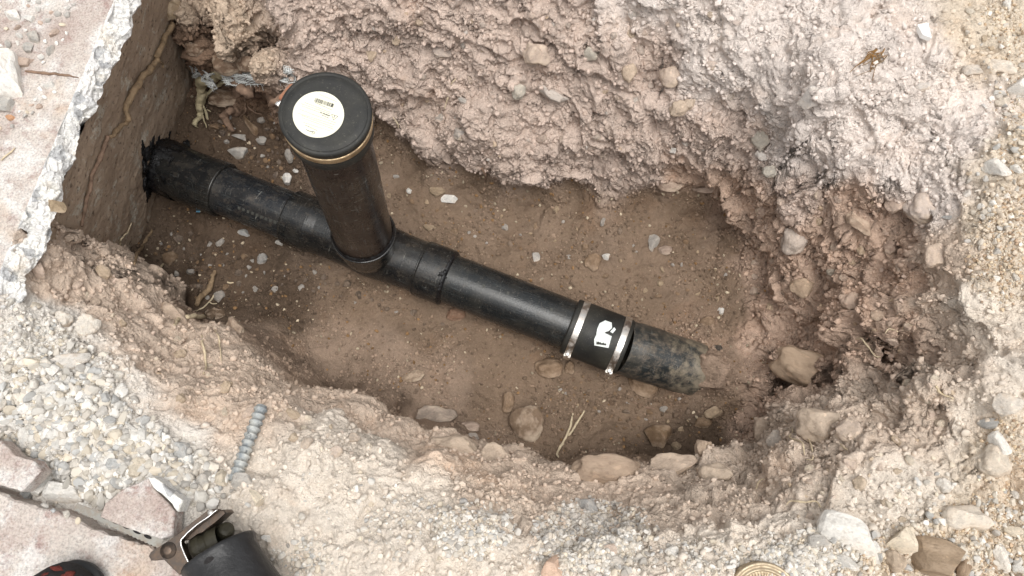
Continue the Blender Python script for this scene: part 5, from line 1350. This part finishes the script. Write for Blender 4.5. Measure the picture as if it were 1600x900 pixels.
# crumbs on walls and banks
n = 62000; i = choose(vis & (Z >= -.44) & ~under_s2, n, clump * (.3 + rz[:, 3])); scatter('soil_crumbs', i, rads(n, .0007, .0060, 6.5), rz[i, :3] * jv(n, .88, 1.12), .1, 'crumbs of dry earth on the walls and banks')
def inell(cx, cy, rx, ry, a=0):
    c_, s_ = math.cos(math.radians(a)), math.sin(math.radians(a)); dx, dy = PXv - cx, PYv - cy
    return np.clip(1.25 - ((dx * c_ + dy * s_) / rx) ** 2 - ((-dx * s_ + dy * c_) / ry) ** 2, 0, 1)
gp = inell(740, 830, 66, 46) ** 1.6 * .8 + inell(930, 845, 105, 65) ** 1.6 * .8 + inell(1230, 880, 60, 35) + inell(1290, 860, 60, 40) * .7 + inell(150, 690, 150, 85, 30) * .3 + inell(60, 560, 70, 60) * .2 + inell(1100, 870, 90, 30) * .3 + inell(480, 870, 60, 30) * .3 + inell(640, 830, 80, 60) * .15
pal = np.array(PAL_R)
def gravel(nm, w, n, lo, hi, pw, pal, lab):
    i = choose(vis & (w > .02) & ~under_s2, n, w.astype(float)); scatter(nm, i, rads(n, lo, hi, pw), (pal[RNG.integers(0, len(pal), n)] * .75 + rz[i, :3] * .25) * jv(n, .74, 1.1), .3, lab, None, GNG2)
gravel('pale_gravel', gp * np.clip(clump, .3, 1.5), 15000, .0008, .0046, 3.4, pal, 'pale fine gravel in patches on the near ground and in the rubble heap')
sg_ = inell(1570, 390, 60, 90) + inell(1590, 250, 40, 60) * .7 + inell(1580, 20, 50, 40) * .6 + inell(1570, 700, 40, 60) + inell(1560, 850, 120, 80) + inell(1420, 880, 80, 50) + inell(1580, 120, 40, 80) * .4
gravel('sandy_grit', sg_, 8500, .0006, .0029, 4.5, np.array([sc(200,176,144), sc(208,190,164), sc(178,150,120), sc(214,204,188), sc(160,132,106), sc(196,182,160)]), 'orange brown sandy grit along the right edge of the ground')

hw = inell(150, 700, 170, 75, 25) + inell(250, 730, 110, 50, 20) * .6 + inell(90, 600, 100, 60) * .35
gravel('rubble_bits', hw, 2700, .0022, .0088, 2.2, pal, 'angular bits of broken concrete packed in the rubble heap')
gravel('loose_bits', inell(740, 825, 70, 45) + inell(930, 845, 90, 60) + inell(1260, 870, 90, 45) + inell(1500, 820, 130, 80) * .6 + inell(480, 780, 200, 60) * .12 + inell(1570, 250, 50, 240) * .25, 1300, .0018, .0058, 2.6, pal, 'angular bits scattered over the near gravel patches')
rr_all = np.array([q[1] for q in rest]); scatter('small_chips', None, rr_all * .85, np.array([q[4] for q in rest]), 0, 'smallest chips and pebbles strewn over the ground and floor', P=np.array([tuple(q[0]) for q in rest]), G=GNG2)
